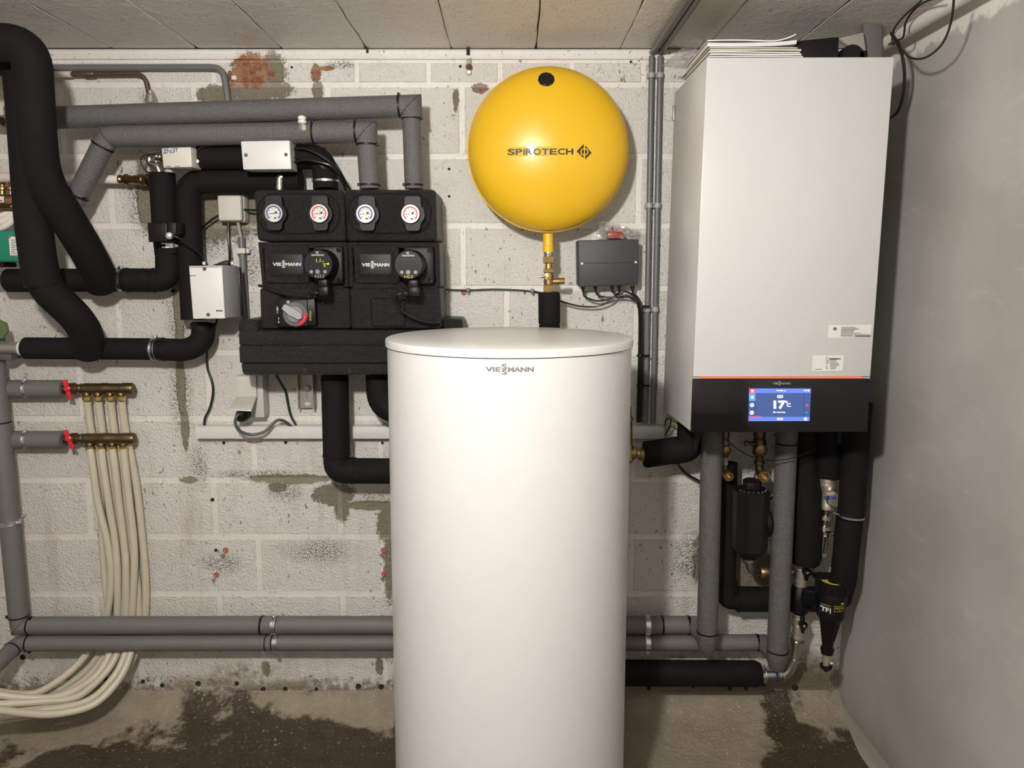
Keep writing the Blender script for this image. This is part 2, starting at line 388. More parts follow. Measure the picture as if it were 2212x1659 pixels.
def m_plaster():
    m, t, b = nt('grey_plaster'); pos = N(t, 'ShaderNodeNewGeometry').outputs['Position']
    s = N(t, 'ShaderNodeMapping'); t.links.new(pos, s.inputs[0]); s.inputs['Rotation'].default_value = (R(35),0,0); s.inputs['Scale'].default_value = (1,1.2,3.2)
    n1 = noise(t, pos, 2.2, 5); n2 = noise(t, s.outputs[0], 7, 6, 0.62); n3 = noise(t, pos, 90, 4)
    col = mix(t, ramp(t, n1, 0.3, 0.7), (0.33,0.318,0.29), (0.44,0.43,0.405)); col = mix(t, ramp(t, n2, 0.55, 0.8, 0, 0.5), col, (0.52,0.505,0.47))
    sx = N(t, 'ShaderNodeSeparateXYZ'); t.links.new(pos, sx.inputs[0])
    z = math_(t, 'ADD', sx.outputs['Z'], math_(t, 'MULTIPLY', noise(t, pos, 14, 5, 0.6), 0.10))
    col = mix(t, ramp(t, z, CEIL-0.035, CEIL-0.018), col, (0.74,0.71,0.65))         # old white paint left under the ceiling
    col = mix(t, ramp(t, z, 0.22, 0.02, 0, 0.6), col, (0.17,0.145,0.10))            # damp foot of the wall
    t.links.new(col, b.inputs['Base Color']); b.inputs['Roughness'].default_value = 0.6
    bump(t, b, math_(t, 'ADD', n2, math_(t, 'MULTIPLY', n3, 0.25)), 0.25, 0.006)
m_plaster()
def m_floor():
    m, t, b = nt('wet_concrete'); pos = N(t, 'ShaderNodeNewGeometry').outputs['Position']
    n1 = noise(t, pos, 3.2, 6, 0.62); n2 = noise(t, pos, 14, 6, 0.65); n3 = noise(t, pos, 110, 4)
    dry = mix(t, n2, (0.15,0.125,0.085), (0.36,0.31,0.235)); wet = mix(t, n2, (0.030,0.021,0.012), (0.075,0.054,0.031))
    sx = N(t, 'ShaderNodeSeparateXYZ'); t.links.new(pos, sx.inputs[0])
    # the wet patch lies away from the back wall on the left, in spots near the right wall
    yb = math_(t, 'SUBTRACT', ramp(t, sx.outputs['X'], -1.55, -0.7, 2.04, 2.25), ramp(t, sx.outputs['X'], 0.1, 0.4, 0.0, 0.42))
    yb = math_(t, 'ADD', yb, ramp(t, sx.outputs['X'], 0.62, 0.85, 0.0, 0.36))
    d = math_(t, 'ADD', math_(t, 'MULTIPLY', math_(t, 'SUBTRACT', yb, sx.outputs['Y']), 2.6), math_(t, 'MULTIPLY', math_(t, 'SUBTRACT', n1, 0.5), 2.4)); thr = 0.0
    wetf = ramp(t, math_(t, 'SUBTRACT', d, thr), -0.04, 0.10)
    col = mix(t, wetf, dry, wet); col = mix(t, ramp(t, n3, 0.63, 0.70, 0, 0.7), col, (0.45,0.42,0.36))
    t.links.new(col, b.inputs['Base Color'])
    t.links.new(math_(t, 'SUBTRACT', 0.75, math_(t, 'MULTIPLY', wetf, 0.4)), b.inputs['Roughness'])
    bump(t, b, math_(t, 'ADD', n2, math_(t, 'MULTIPLY', n3, 0.4)), 0.8, 0.012)
m_floor()
simple('room_paint', (0.42,0.40,0.37), 0.7, var=0.05)
simple('hole_dark', (0.02,0.016,0.012), 0.9, var=0.2)

# ================================================================== the setting
XL, YF = -2.3, -1.7
def struct(name, mb, mat, parent=None, **k):
    o = obj(name, mb, mat, parent, **k)
    if parent is None: o['kind'] = 'structure'
    return o
floor = struct('floor', MB().box((XL-0.1, YF-0.1, -0.1), (XR+0.1, W+0.1, 0)), 'wet_concrete')
# cement fillet along the foot of the back wall
f = MB(); prof = [(W+0.01,-0.01),(2.0,-0.003),(2.06,0.0),(2.11,0.004),(2.16,0.011),(2.20,0.021),(2.235,0.038),(2.262,0.06),(W+0.01,0.085)]
f.prism([Vector((XL, y, z)) for y, z in prof], (XR-XL, 0, 0)); struct('trim_1', f, 'wet_concrete', ang=80)
wb = struct('wall_back', MB().box((XL-0.1, W+0.0012, -0.05), (XR+0.1, W+0.12, CEIL-0.001)), 'wall_joint')
wb['label'] = 'white painted blockwork wall with bare and stained patches'
# course joints measured on the wall; blocks 0.39 m long in stretcher bond
joints = [P(1000, y, W).z for y in (183, 338, 488, 623, 762, 904, 1037, 1159, 1282, 1400, 1518)]
def block(x0, x1, z0, z1, dy=0.0, nm='block'):
    e = 0.003; yf = W - 0.001 + dy; yb = W + 0.003
    c = [(x0+e,yf,z1-e),(x1-e,yf,z1-e),(x1-e,yf,z0+e),(x0+e,yf,z0+e),(x0,yb,z1),(x1,yb,z1),(x1,yb,z0),(x0,yb,z0)]
    mb = MB().hexa([Vector(a) for a in c]); return obj(nm, mb, 'wall_paint', wb, ang=8)
G = 0.014
for i in range(len(joints)-1):
    off = -0.547 if i % 2 == 0 else -0.812
    x = off - 0.398*5
    while x < XR:
        a, b_ = max(x+G/2, XL+0.01), min(x+0.398-G/2, XR-0.002)
        if b_ - a > 0.03: block(a, b_, joints[i+1]+G/2, joints[i]-G/2, random.uniform(-0.0006,0.0006))
        x += 0.398
x = -1.73
while x < XR:                                  # row of bricks under the ceiling
    a, b_ = x+0.004, min(x+0.205, XR-0.002)
    if b_-a > 0.03: block(a, b_, joints[0]+0.006, P(1000,135,W).z, random.uniform(-0.001,0.001), 'brick')
    x += 0.212
# rounded band of mortar between the wall and the ceiling planks
bd = MB(); z0 = P(1000,135,W).z+0.003
bd.prism([Vector((XL, y, z)) for y, z in ((W+0.01,z0),(W-0.004,z0+0.006),(W-0.010,z0+0.02),(W-0.010,CEIL-0.008),(W-0.005,CEIL-0.0025),(W+0.01,CEIL-0.0012))], (XR-XL,0,0))
struct('trim_2', bd, 'wall_joint')
wr = struct('wall_right', MB().box((XR, YF-0.1, -0.05), (XR+0.12, W+0.1, CEIL)), 'grey_plaster')
f = MB(); prof = [(XR+0.01,-0.01),(XR-0.03,-0.002),(XR-0.02,0.004),(XR-0.01,0.014),(XR-0.003,0.035),(XR+0.01,0.07)]
f.prism([Vector((x, YF, z)) for x, z in prof], (0, W-YF, 0)); struct('trim_3', f, 'grey_plaster', ang=80)
struct('wall_left', MB().box((XL-0.12, YF-0.1, -0.05), (XL, W+0.1, CEIL)), 'room_paint')
struct('wall_front', MB().box((XL-0.1, YF-0.12, -0.05), (XR+0.1, YF, CEIL)), 'room_paint')
ce = struct('ceiling', MB().box((XL-0.1, YF-0.1, CEIL+0.03), (XR+0.1, W+0.1, CEIL+0.1)), 'ceiling_paint')
x = 0.07 - 0.25*10
while x < XR:
    a, b_ = max(x, XL), min(x+0.25, XR); d = random.uniform(0,0.003)
    if b_-a > 0.03:
        z0, z1 = CEIL+d, CEIL+0.032; n = 60; mb = MB(); vs = []; fs = []
        for i in range(n+1):
            y = YF + (W-YF)*i/n; ea = a + max(0.0003, random.gauss(0.0013,0.0017)); eb = b_ - max(0.0003, random.gauss(0.0013,0.0017))
            vs += [(ea,y,z1),(ea,y,z0+0.002),(ea+0.002,y,z0),(eb-0.002,y,z0),(eb,y,z0+0.002),(eb,y,z1)]
        fs = [(i*6+k, i*6+k+1, (i+1)*6+k+1, (i+1)*6+k) for i in range(n) for k in range(5)]
        obj('concrete_plank', mb.add(vs, fs), 'ceiling_paint', ce, ang=15)
    x += 0.25
# drill holes and old plug holes
for hx, hy, hr in ((150,1472,5),(226,1467,5),(308,1473,4),(350,1481,5),(428,1477,6),(511,1477,5),(568,1490,5),(616,1489,5),(683,1489,4.5),(774,1483,6),(823,1484,6),
                   (1402,1487,5),(1497,1482,5),(1577,1487,5),(1612,1487,5),(1649,1478,5),(1718,1486,7),(48,1420,6),
                   (970,365,3),(970,424,3),(483,957,3.5),(617,956,3.5),(826,957,3),(466,1189,3.5),(630,145,2.5),(994,143,3),(373,628,4),(458,1080,4),(110,490,4),(1363,133,2.5),(700,322,3)):
    c = P(hx, hy, W-0.0028); m = mpp(hy, W)
    obj('drill_hole', MB().lathe(c, (0,1,0), [(hr*m*1.1,0.004),(hr*m,0.0),(hr*m*0.8,0.0003),(hr*m*0.4,0.0008)], 9), 'hole_dark', wb)

# ------------------------------------------------------------------ ceiling lamp (out of view, above and left of the viewer)
lt = thing('ceiling_lamp', 'round bulb in a batten holder on the concrete ceiling', 'lamp', LAMP_POS)
obj('lamp_holder', MB().lathe((LAMP_POS.x, LAMP_POS.y, CEIL), (0,0,-1), [(0.05,0),(0.05,0.012),(0.03,0.02),(0.024,0.045),(0.024,0.085)], 20), 'white_plastic', lt)
em = bpy.data.materials.new('bulb_glow'); em.use_nodes = True; M['bulb_glow'] = em; eb = em.node_tree.nodes['Principled BSDF']
eb.inputs['Emission Color'].default_value = (*LAMP_COL, 1); eb.inputs['Emission Strength'].default_value = LAMP_STRENGTH
ub = MB(); rr = 0.054
ub.lathe(LAMP_POS + Vector((0,0,0.052)), (0,0,-1), [(0.013,-0.012)] + [(rr*math.sin(a), 0.052-rr*math.cos(a)) for a in [R(25+k*15) for k in range(11)]], 20)
obj('bulb', ub, 'bulb_glow', lt)

# ================================================================== large objects
# ------------------------------------------------------------------ hot water cylinder
YC, RC = 1.762, 0.2885; CXc = P(1100.5, 735, YC).x; LZ = H - 0.160
t = thing('hot_water_cylinder', 'tall white round hot water cylinder standing on the wet floor', 'boiler tank', (CXc, YC, 0))
b = MB(); b.lathe((CXc,YC,0.0), (0,0,1), [(RC-0.02,0.0),(RC-0.02,0.03),(RC,0.032),(RC,LZ-0.020),(RC-0.004,LZ-0.019)], 96); obj('shell', b, 'white_enamel', t)
b = MB(); rl = 0.2925
b.lathe((CXc,YC,LZ-0.0185), (0,0,1), [(rl-0.006,0),(rl,0.001),(rl,0.0145),(rl-0.0012,0.017),(rl-0.004,0.0183),(rl*0.6,0.0188),(rl*0.2,0.019)], 96); obj('lid', b, 'white_enamel', t)
def cylmap(p):
    dx = p.x - CXc; return Vector((p.x, YC - math.sqrt((RC+0.0012)**2 - dx*dx), p.z))
def cyl_logo():
    # unproject on the near surface of the shell
    mb = logo_into(MB(), (1048, 786, 1153, 809), YC-RC, None)
    mb.v = [cylmap(v) for v in mb.v]; return mb
obj('wordmark', cyl_logo(), 'logo_silver', t, label='silver wordmark below the lid')

# ------------------------------------------------------------------ gas boiler on the right
YB, YBB = 1.86, 2.218
t = thing('wall_boiler', 'tall white wall-hung gas boiler with black touch panel at its foot', 'boiler', P(1690, 935, 2.05))
fl = [P(1527,124,YB),P(1932,123,YB),P(1874,934,YB),P(1493,934,YB)]
fl = [v + Vector((0,0.004,0)) for v in fl]
bk = [Vector((v.x, YBB, v.z)) for v in fl]
zb = P(1437, 886, YBB).z; bk[2].z = zb; bk[3].z = zb
obj('casing', MB().hexa(fl+bk, 0.004, 2), 'white_casing', t)
wbk = MB().box((P(1560,300,2.2).x, YBB, fl[0].z-0.25), (P(1800,300,2.2).x, W-0.004, fl[0].z-0.05)); obj('wall_bracket', wbk, 'zinc', t)
obj('front_panel', MB().pbox([(1527,124),(1932,123),(1880.5,813.5),(1497,814)], YB-0.004, 0.0075, 0.0025), 'white_casing', t)
cp = obj('control_panel', MB().pbox([(1496.5,818),(1880,818),(1873.5,933),(1492.5,934)], YB-0.003, 0.0065, 0.0015), 'black_gloss', t, label='glossy black control panel')
obj('light_strip', MB().pbox([(1513,815.2),(1862,814.9),(1862,816.9),(1513,817.2)], YB-0.002, 0.005), 'led_red', t, label='glowing red light strip')
YS = YB - 0.0036
def scr(name, mb, mat): return obj(name, mb, mat, cp)
scr('display', MB().pbox([(1618,839),(1752,839),(1749,909.5),(1616.5,910)], YS, 0.001), 'lcd_blue')
YS -= 0.0004
scr('display_bar', prect(prect(MB(),1618,839.2,1751.5,849,YS),1617,900.5,1749,909.5,YS), 'lcd_bar')
scr('menu_icon', prect(MB(),1618.3,839.5,1632,848.8,YS-0.0002), 'lcd_red')
scr('home_tab', prect(MB(),1618,849.5,1632,866,YS-0.0002), 'lcd_tab')
q = MB(); [prect(q, *r, YS-0.0002) for r in ((1631.5,849,1632.3,900),(1736.5,849,1737.3,900),(1617.5,866,1632,866.7),(1617,883,1632,883.7))]; scr('display_divider', q, 'lcd_dark')
q = MB()
text_into(q, '17', (1671,865.5,1697,883.5), YS-0.0004, 0.05); text_into(q, 'C', (1699.5,871,1708,879), YS-0.0004, 0.04); disc(q, 1699, 868.5, 2.6, YS-0.0004, 16, 1.1)
scr('temperature_reading', q, 'lcd_white'); q = MB(); [prect(q, 1622, a, 1629, a+1.1, YS-0.0004) for a in (841.8,844,846.2)]
text_into(q, 'Max. kamertemp.', (1670,888.5,1697,892.8), YS-0.0004, 0.02); text_into(q, 'Verdiep', (1677,841.8,1692,846), YS-0.0004, 0.02)
text_into(q, 'v', (1694,843,1698,846), YS-0.0004, 0.03); text_into(q, '11:50', (1735,842,1744,845), YS-0.0004, 0.02); disc(q, 1747, 843.5, 1.8, YS-0.0004)
scr('display_text', q, 'lcd_white'); q = MB()
disc(q, 1625, 858, 3.4, YS-0.0004, 4); disc(q, 1624.5, 875, 4.4, YS-0.0004, 20, 2.2); disc(q, 1624, 891.5, 4.4, YS-0.0004, 20, 2.2); disc(q, 1624.5, 875, 1.0, YS-0.0004); disc(q, 1624, 891.5, 1.0, YS-0.0004)
disc(q, 1682, 856.5, 3.6, YS-0.0004, 20, 2.4); disc(q, 1688, 856.5, 3.6, YS-0.0004, 20, 2.4); prect(q, 1680, 856, 1690, 857, YS-0.0004)
for s in (-1, 1):
    a = 1683 + 0 if s < 0 else 1689
    q.add([P(1685+s*4.5+s*3, 905, YS-0.0004), P(1685+s*4.5-s*3, 901.8, YS-0.0004), P(1685+s*4.5-s*3, 908.2, YS-0.0004)], [(0,1,2)])
disc(q, 1740, 905, 3.6, YS-0.0004, 20, 1.6)
scr('display_icons', q, 'lcd_white')
scr('plus_key', prect(prect(MB(),1739.5,874.3,1747,876.3,YS-0.0004),1742.3,871.5,1744.3,879,YS-0.0004), 'lcd_red')
scr('minus_key', prect(MB(),1738.5,890.5,1746.5,892.5,YS-0.0004), 'lcd_minus')
scr('progress_line', prect(MB(),1617,899,1644,900.5,YS-0.0003), 'lcd_red')
obj('wordmark', logo_into(MB(), (1668.5,823,1708,833), YB-0.0036), 'ink_grey', cp)
# stickers on the white front
YT = YB - 0.0045
s1 = obj('sticker', MB().pbox([(1790,702.5),(1883,701.5),(1880,728.5),(1788,730)], YT, 0.0004), 'label_paper', t, label='upper paper sticker with small print')
q = MB(); disc(q, 1803.7, 710.5, 3.6, YT-0.0004, 20)
for k, (a, b_) in enumerate(((1817,1848),(1817,1853),(1817,1857),(1817,1847),(1817,1844),(1816.5,1843),(1816.5,1860),(1816.5,1850),(1816,1842),(1816,1845))):
    prect(q, a, 706.5+k*2.15, b_, 707.4+k*2.15, YT-0.0004)
for k in range(17): prect(q, 1847+k*2.0, 723.5, 1848.1+k*2.0+(k%3)*0.25, 728, YT-0.0004)
text_into(q, '7962 0003577 107', (1851,720.8,1878,722.8), YT-0.0004)
obj('print', q, 'ink_black', s1); obj('print', text_into(MB(), 'i', (1802.9,708.3,1804.5,712.8), YT-0.0007, 0.05), 'label_paper', s1)
s2 = obj('sticker', MB().pbox([(1756,768),(1822.5,767),(1820,800.5),(1754,801.5)], YT, 0.0004), 'label_paper', t, label='lower paper sticker with type data')
q = MB()
for k, (a, b_, c, d) in enumerate(((1784,1788,1789,1789),(1784,1787,1794,1810),(1784,1786,1794,1807),(1784,1791,1793,1807),(1784,1791,1793,1806),(1784,1791,1793,1811),(1784,1786,1793,1812),(1784,1784,1793,1813),(1784,1788,1793,1808),(1784,1787,1793,1806),(1784,1788,1793,1804))):
    y = 771.3+k*2.5; prect(q, a, y, b_+0.2, y+0.9, YT-0.0004); prect(q, c, y, d+0.1, y+0.9, YT-0.0004)
for k in range(14): prect(q, 1789.5+k*1.95, 773.8, 1790.6+k*1.95+(k%3)*0.2, 776.8, YT-0.0004)
prect(q, 1761, 797, 1776, 798, YT-0.0004); obj('print', q, 'ink_black', s2)
obj('side_latch', MB().box((fl[0].x-0.006, 2.2, P(1455,262,2.21).z), (fl[0].x-0.001, 2.212, P(1455,228,2.21).z), 0.001), 'zinc', t)
BX0, BX1, BZ = fl[0].x, fl[1].x, fl[0].z

# ------------------------------------------------------------------ yellow expansion vessel
VY = 2.155; vc = P(1184, 325, VY); VR = 176*mpp(325, 2.11); hd = 0.105
def vprof(fr):                                  # front bulge as a function of radius fraction
    fr = min(fr,1); return 0.058*(1-fr*fr) + 0.050*math.sqrt(max(0,1-fr**7))
t = thing('expansion_vessel', 'round yellow expansion vessel hanging on the white wall', 'expansion vessel', vc - Vector((0,0,VR)))
fr = [0.0001,0.1,0.2,0.3,0.4,0.5,0.6,0.68,0.75,0.81,0.86,0.9,0.935,0.96,0.98,0.992,1.0]
pr = [(VR*a, 0.008+vprof(a)) for a in fr] + [(VR*a, -0.008-vprof(a)*0.92) for a in reversed(fr)]
obj('shell', MB().lathe(vc, (0,-1,0), pr, 96), 'yellow_enamel', t, ang=60)
obj('seam', MB().lathe(vc, (0,-1,0), [(VR-0.004,-0.006),(VR+0.0035,-0.003),(VR+0.0035,0.003),(VR-0.004,0.006)], 96, False), 'yellow_enamel', t)
def vmap(p, e=0.0008):
    for _ in range(3):
        r = math.hypot(p.x-vc.x, p.z-vc.z)/VR; yy = vc.y-0.008-vprof(r)-e
        k = yy/p.y; p = Vector((p.x*k, yy, H+(p.z-H)*k))
    return p
lb = MB(); n = 16
lb.v = []
for i in range(n+1):
    xx = 1094 + 150*i/n
    lb.v += [vmap(P(xx, 317.5-1.5*i/n, 2.04), 0.0005), vmap(P(xx, 338-1.5*i/n, 2.04), 0.0005)]
lb.f = [(2*i, 2*i+2, 2*i+3, 2*i+1) for i in range(n)]
st = obj('sticker', lb, 'yellow_sticker', t, label='clear glossy lettering sticker')
q = MB(); x = 1096.5
for ch, w_ in (('S',15.5),('P',15),('I',3.4),('R',15),('O',16.5),('T',15),('E',16),('C',16),('H',16)):
    text_into(q, ch, (x, 321.5-(x-1096)*0.008, x+w_, 335-(x-1096)*0.008), 2.04, 0.03 if ch != 'I' else 0.0, lambda p: vmap(p, 0.0012)); x += w_ + 1.7
obj('lettering', q, 'ink_black', st)
q = MB()
def dia(pts): q.add([vmap(P(a, b_, 2.04), 0.0012) for a, b_ in pts], [tuple(range(len(pts)))])
cx_, cy_ = 1262, 328
def arc(a0, a1, r, n=12): return [(cx_+0.5+math.cos(R(a0+(a1-a0)*k/n))*r, cy_-math.sin(R(a0+(a1-a0)*k/n))*r) for k in range(n+1)]
dia([(cx_-1,cy_-17),(cx_-16.5,cy_-1)] + [(cx_-1,cy_+13.5)] + [(a-0.5,b_) for a, b_ in arc(262,98,8.4)])
dia([(cx_+2,cy_+16.5),(cx_+16,cy_+2),(cx_+2,cy_-14)] + [(a+0.5,b_) for a, b_ in arc(82,-82,8.4)])
dia([(a-0.4,b_) for a, b_ in arc(100,260,5.6)]); dia([(a+0.4,b_) for a, b_ in arc(80,-80,5.6)])
obj('emblem', q, 'ink_black', t, label='black diamond emblem')
c = vmap(P(1180,172,2.05), 0); nrm = Vector((0,-1,0.45)).normalized(); capb = MB()
capb.lathe(c - nrm*0.006, nrm, [(0.0225,0),(0.0225,0.008),(0.019,0.0105),(0.012,0.0085),(0.004,0.010)], 11); obj('valve_cap', capb, 'black_gloss', t, ang=20, label='black ribbed valve cap near the top')
obj('neck', MB().pl((1184,505),(1184,545), VY, [(0,11),(26,11),(27,12),(40,12)], 20), 'yellow_enamel', t)
obj('hanging_bracket', MB().box((vc.x-0.03, VY+0.09, vc.z+0.05), (vc.x+0.03, W-0.004, vc.z+0.12), 0.002), 'zinc', t)
# brass fittings below the vessel
t = thing('brass_valve_set', 'brass shut-off and drain fittings under the yellow vessel', 'valve', P(1185,632,VY))
obj('thread', MB().pl((1184.5,545),(1184.5,556), VY, [(0,10),(2,10.5),(4,9.8),(6,10.5),(8,9.8),(11,10)], 20), 'chrome', t)
obj('union_nut', MB().pl((1184.5,553.5),(1184.5,569), VY, [(0,12.2),(1,13),(14,13),(15.5,12)], 6), 'brass', t, ang=25)
obj('pipe_stub', MB().pl((1184.8,568),(1184.8,582), VY, [(0,7.2),(14,7.2)], 20), 'brass', t)
obj('union_nut', MB().pl((1184.8,580),(1184.8,589.5), VY, [(0,11.5),(1,12.4),(8,12.4),(9.5,11)], 6), 'brass', t, ang=25)
obj('valve_body', MB().pl((1185,589),(1185,617), VY, [(0,9),(4,9),(8,11),(14,10),(20,11),(28,9)], 20), 'brass_dull', t)
obj('drain_outlet', MB().pl((1190,608),(1220,607), VY, [(0,6),(6,5.5),(12,5.5),(12.5,7.2),(29,7.2),(30,6.5)], 18), 'brass', t)
k = MB(); k.lathe(P(1183,597,VY-0.012), (0,-1,0), [(0.009,0),(0.010,0.006),(0.0065,0.007),(0.0065,0.016),(0.003,0.0175)], 18); k.lathe(P(1168,597,VY-0.02), (1,0,0), [(0.004,0),(0.0048,0.002),(0.003,0.012),(0.003,0.02)], 12); obj('valve_spindle', k, 'brass', t)
obj('union_nut', MB().pl((1185,615),(1185,631), VY, [(0,11),(1.5,12.6),(14,12.6),(16,11.5)], 6), 'brass', t, ang=25)
obj('seal_ring', MB().pl((1185,630),(1185,634), VY, [(0,10.5),(1,12.5),(3,12.5),(4,10.5)], 20), 'chrome', t)
k = MB(); m = mpp(665,VY)
k.pl((1186,631),(1187,716), VY, [(0,20),(1.5,22.5),(4,23.3),(66,23.6),(69,22.5),(70,20),(71,22.5),(85,23)], 28)
tag(obj('insulated_pipe', k, 'black_foam'), 'short black foam-covered pipe between the brass valve set and the tank lid', 'pipe')

# ------------------------------------------------------------------ dark grey control box with bag
t = thing('control_box', 'anthracite wiring box on the wall right of the vessel', 'control box', P(1313,620,2.24))
obj('base', MB().pbox([(1246.5,520),(1377,518),(1377,612),(1248,616)], 2.225, 0.052, 0.003), 'anthracite', t)
cv = obj('cover', MB().pbox([(1249,519),(1380,516.5),(1378,614),(1251,620)], 2.2, 0.03, 0.004), 'anthracite', t)
obj('cover_line', MB().pbox([(1262,568.2),(1366,566.2),(1366,567.2),(1262,569.2)], 2.1992, 0.002), 'black_satin', cv)
for a, b_ in ((1256.5,569),(1373,566)):
    k = MB().lathe(P(a,b_,2.2005), (0,-1,0), [(0.0042,0),(0.0042,0.0012),(0.0030,0.0018),(0.001,0.0012)], 14); obj('screw', k, 'chrome', cv)
for a in (1259,1286,1322,1337,1366): obj('cable_gland', MB().pl((a,617),(a+1,632), 2.232, [(0,4.6),(3,4.6),(6,3.6),(14,2.2)], 14), 'cable_black', t)
def cable(label, pts, r=0.0028, mat='cable_black', name='cable', group=None, n=8):
    return tag(tubeo(name, spl(pp(*pts), n), r, mat, None, 10), label, 'cable', group)
yb = 2.24
cable('black cable looping from the leftmost gland of the anthracite box', ((1260,630,yb),(1264,641,yb),(1290,650,yb),(1320,645,yb),(1338,634,yb-0.004),(1352,630,yb-0.006),(1370,640,yb),(1381,660,yb),(1382,760,yb+0.01),(1378,912,yb+0.015)))
cable('black cable from the second gland of the anthracite box', ((1287,630,yb),(1291,637,yb),(1305,642,yb),(1330,642,yb-0.006),(1362,643,yb-0.004),(1379,662,yb-0.004),(1380,760,yb+0.006),(1376,912,yb+0.012)))
cable('black cable from the middle gland of the anthracite box', ((1323,630,yb),(1328,634,yb),(1345,639,yb-0.01),(1366,646,yb-0.008),(1384,668,yb-0.004),(1385,760,yb+0.006),(1381,912,yb+0.012)))
cable('black cable sagging from the short foam pipe to the fourth gland of the anthracite box', ((1200,648,2.22),(1212,651,2.235),(1250,661,yb),(1290,662,yb),(1318,650,yb-0.01),(1332,638,yb-0.01),(1338,630,yb)))
cable('black cable from the rightmost gland of the anthracite box', ((1366,630,yb),(1368,634,yb),(1381,648,yb),(1387,680,yb),(1388,780,yb+0.008),(1385,912,yb+0.014)))
cable('black cable clipped along the wall between the pump group and the short foam pipe', ((950,625,2.262),(1008,627,2.268),(1060,625,2.27),(1105,626,2.27),(1148,629,2.268),(1166,632,2.25)), 0.0026)
for a, b_, s in ((1011,627,'left'),(1150,629,'right')):
    k = MB(); k.pbox((a-4,b_-5,a+4,b_+5), 2.258, 0.016, 0.003); k.lathe(P(a+1,b_+6,2.264), (0,1,0), [(0.003,0),(0.0036,0.001),(0.0036,0.012)], 10)
    tag(obj('cable_clip', k, 'grey_pvc'), ('grey nail clip on the wall cable nearer the pump group' if s == 'left' else 'grey nail clip on the wall cable beside the foam pipe'), 'clip')
for b_ in (662,768,833):
    c = P(1386 if b_ < 700 else 1383, b_, 2.238); k = MB().ring(c, (0,0.1,1), 0.0095, 0.0112, 0.006); k.pbox((1376,b_-2,1404,b_+2.2), 2.234, 0.003, 0.0008)
    tag(obj('cable_tie', k, 'black_plastic'), {662:'uppermost black tie strapping the cable bundle to the grey conduit',768:'middle black tie on the cable bundle beside the conduit',833:'lowest black tie on the cable bundle beside the conduit'}[b_], 'cable tie')
# clear bag with a red part, lying on the control box
k = MB(); zt = P(1310,516.5,2.2).z; m = mpp(510,2.22)
k.box((P(1311,516,2.215).x, 2.21, zt+0.001), (P(1347,516,2.215).x, 2.25, P(1330,500,2.21).z), 0.006); k.tube(spl(pp((1325,503,2.22),(1323,494,2.22),(1322,489,2.22))), 0.003, 8)
tag(obj('plastic_seal', k, 'red_clear'), 'small dark red plastic part inside the clear bag on the anthracite box', 'spare part')
k = MB(); nx, ny = 14, 8; rnd = random.Random(3); vs = []
for j in range(ny+1):
    for i in range(nx+1):
        u, v = i/nx, j/ny; x = 1294+u*92; top = 476 + u*16 if u < 0.5 else 484+ (u-0.5)*30
        y = 515.5*(v) + top*(1-v); vs.append(P(x, y, 2.205 + 0.03*(1-v)*0.6 + rnd.uniform(-0.006,0.006)))
fs = [(j*(nx+1)+i, j*(nx+1)+i+1, (j+1)*(nx+1)+i+1, (j+1)*(nx+1)+i) for j in range(ny) for i in range(nx)]
k.add(vs, fs); vs2 = [Vector((v.x, min(v.y+0.045+rnd.uniform(-0.005,0.005), 2.27), v.z)) for v in vs]; k.add(vs2, fs)
tag(obj('plastic_bag', k, 'clear_film', ang=10), 'crumpled clear plastic bag lying on the anthracite box', 'bag')

# ------------------------------------------------------------------ two grey conduits right of the vessel
for i, (xa, xb, lab) in enumerate(((1408,1394,'left of the two upright grey conduits beside the boiler'),(1426.5,1410.5,'right of the two upright grey conduits beside the boiler'))):
    t = thing('conduit', lab, 'conduit', P(xb,912,2.26))
    tubeo('pipe', pp((xa,121,2.262),(xb,914,2.262)), 0.0083, 'grey_pvc', t)
    for b_ in (163,444,668):
        xx = xa+(xb-xa)*(b_-121)/793; c = P(xx,b_,2.262); k = MB(); k.ring(c, (0,0,1), 0.0085, 0.0105, 0.014); k.box((c.x-0.0115, c.y, c.z-0.007),(c.x+0.0115, W-0.003, c.z+0.007), 0.001); obj('saddle_clip', k, 'light_grey_plastic', t)
    zc = CEIL-0.013; xw = P(xa+3,104,2.26).x
    t2 = tubeo('ceiling_conduit', [(xw, 2.27, zc), (xw, -0.3, zc)], 0.0088, 'grey_pvc')
    tag(t2, ('left' if i == 0 else 'right') + ' grey conduit running along the ceiling planks towards the viewer', 'conduit')

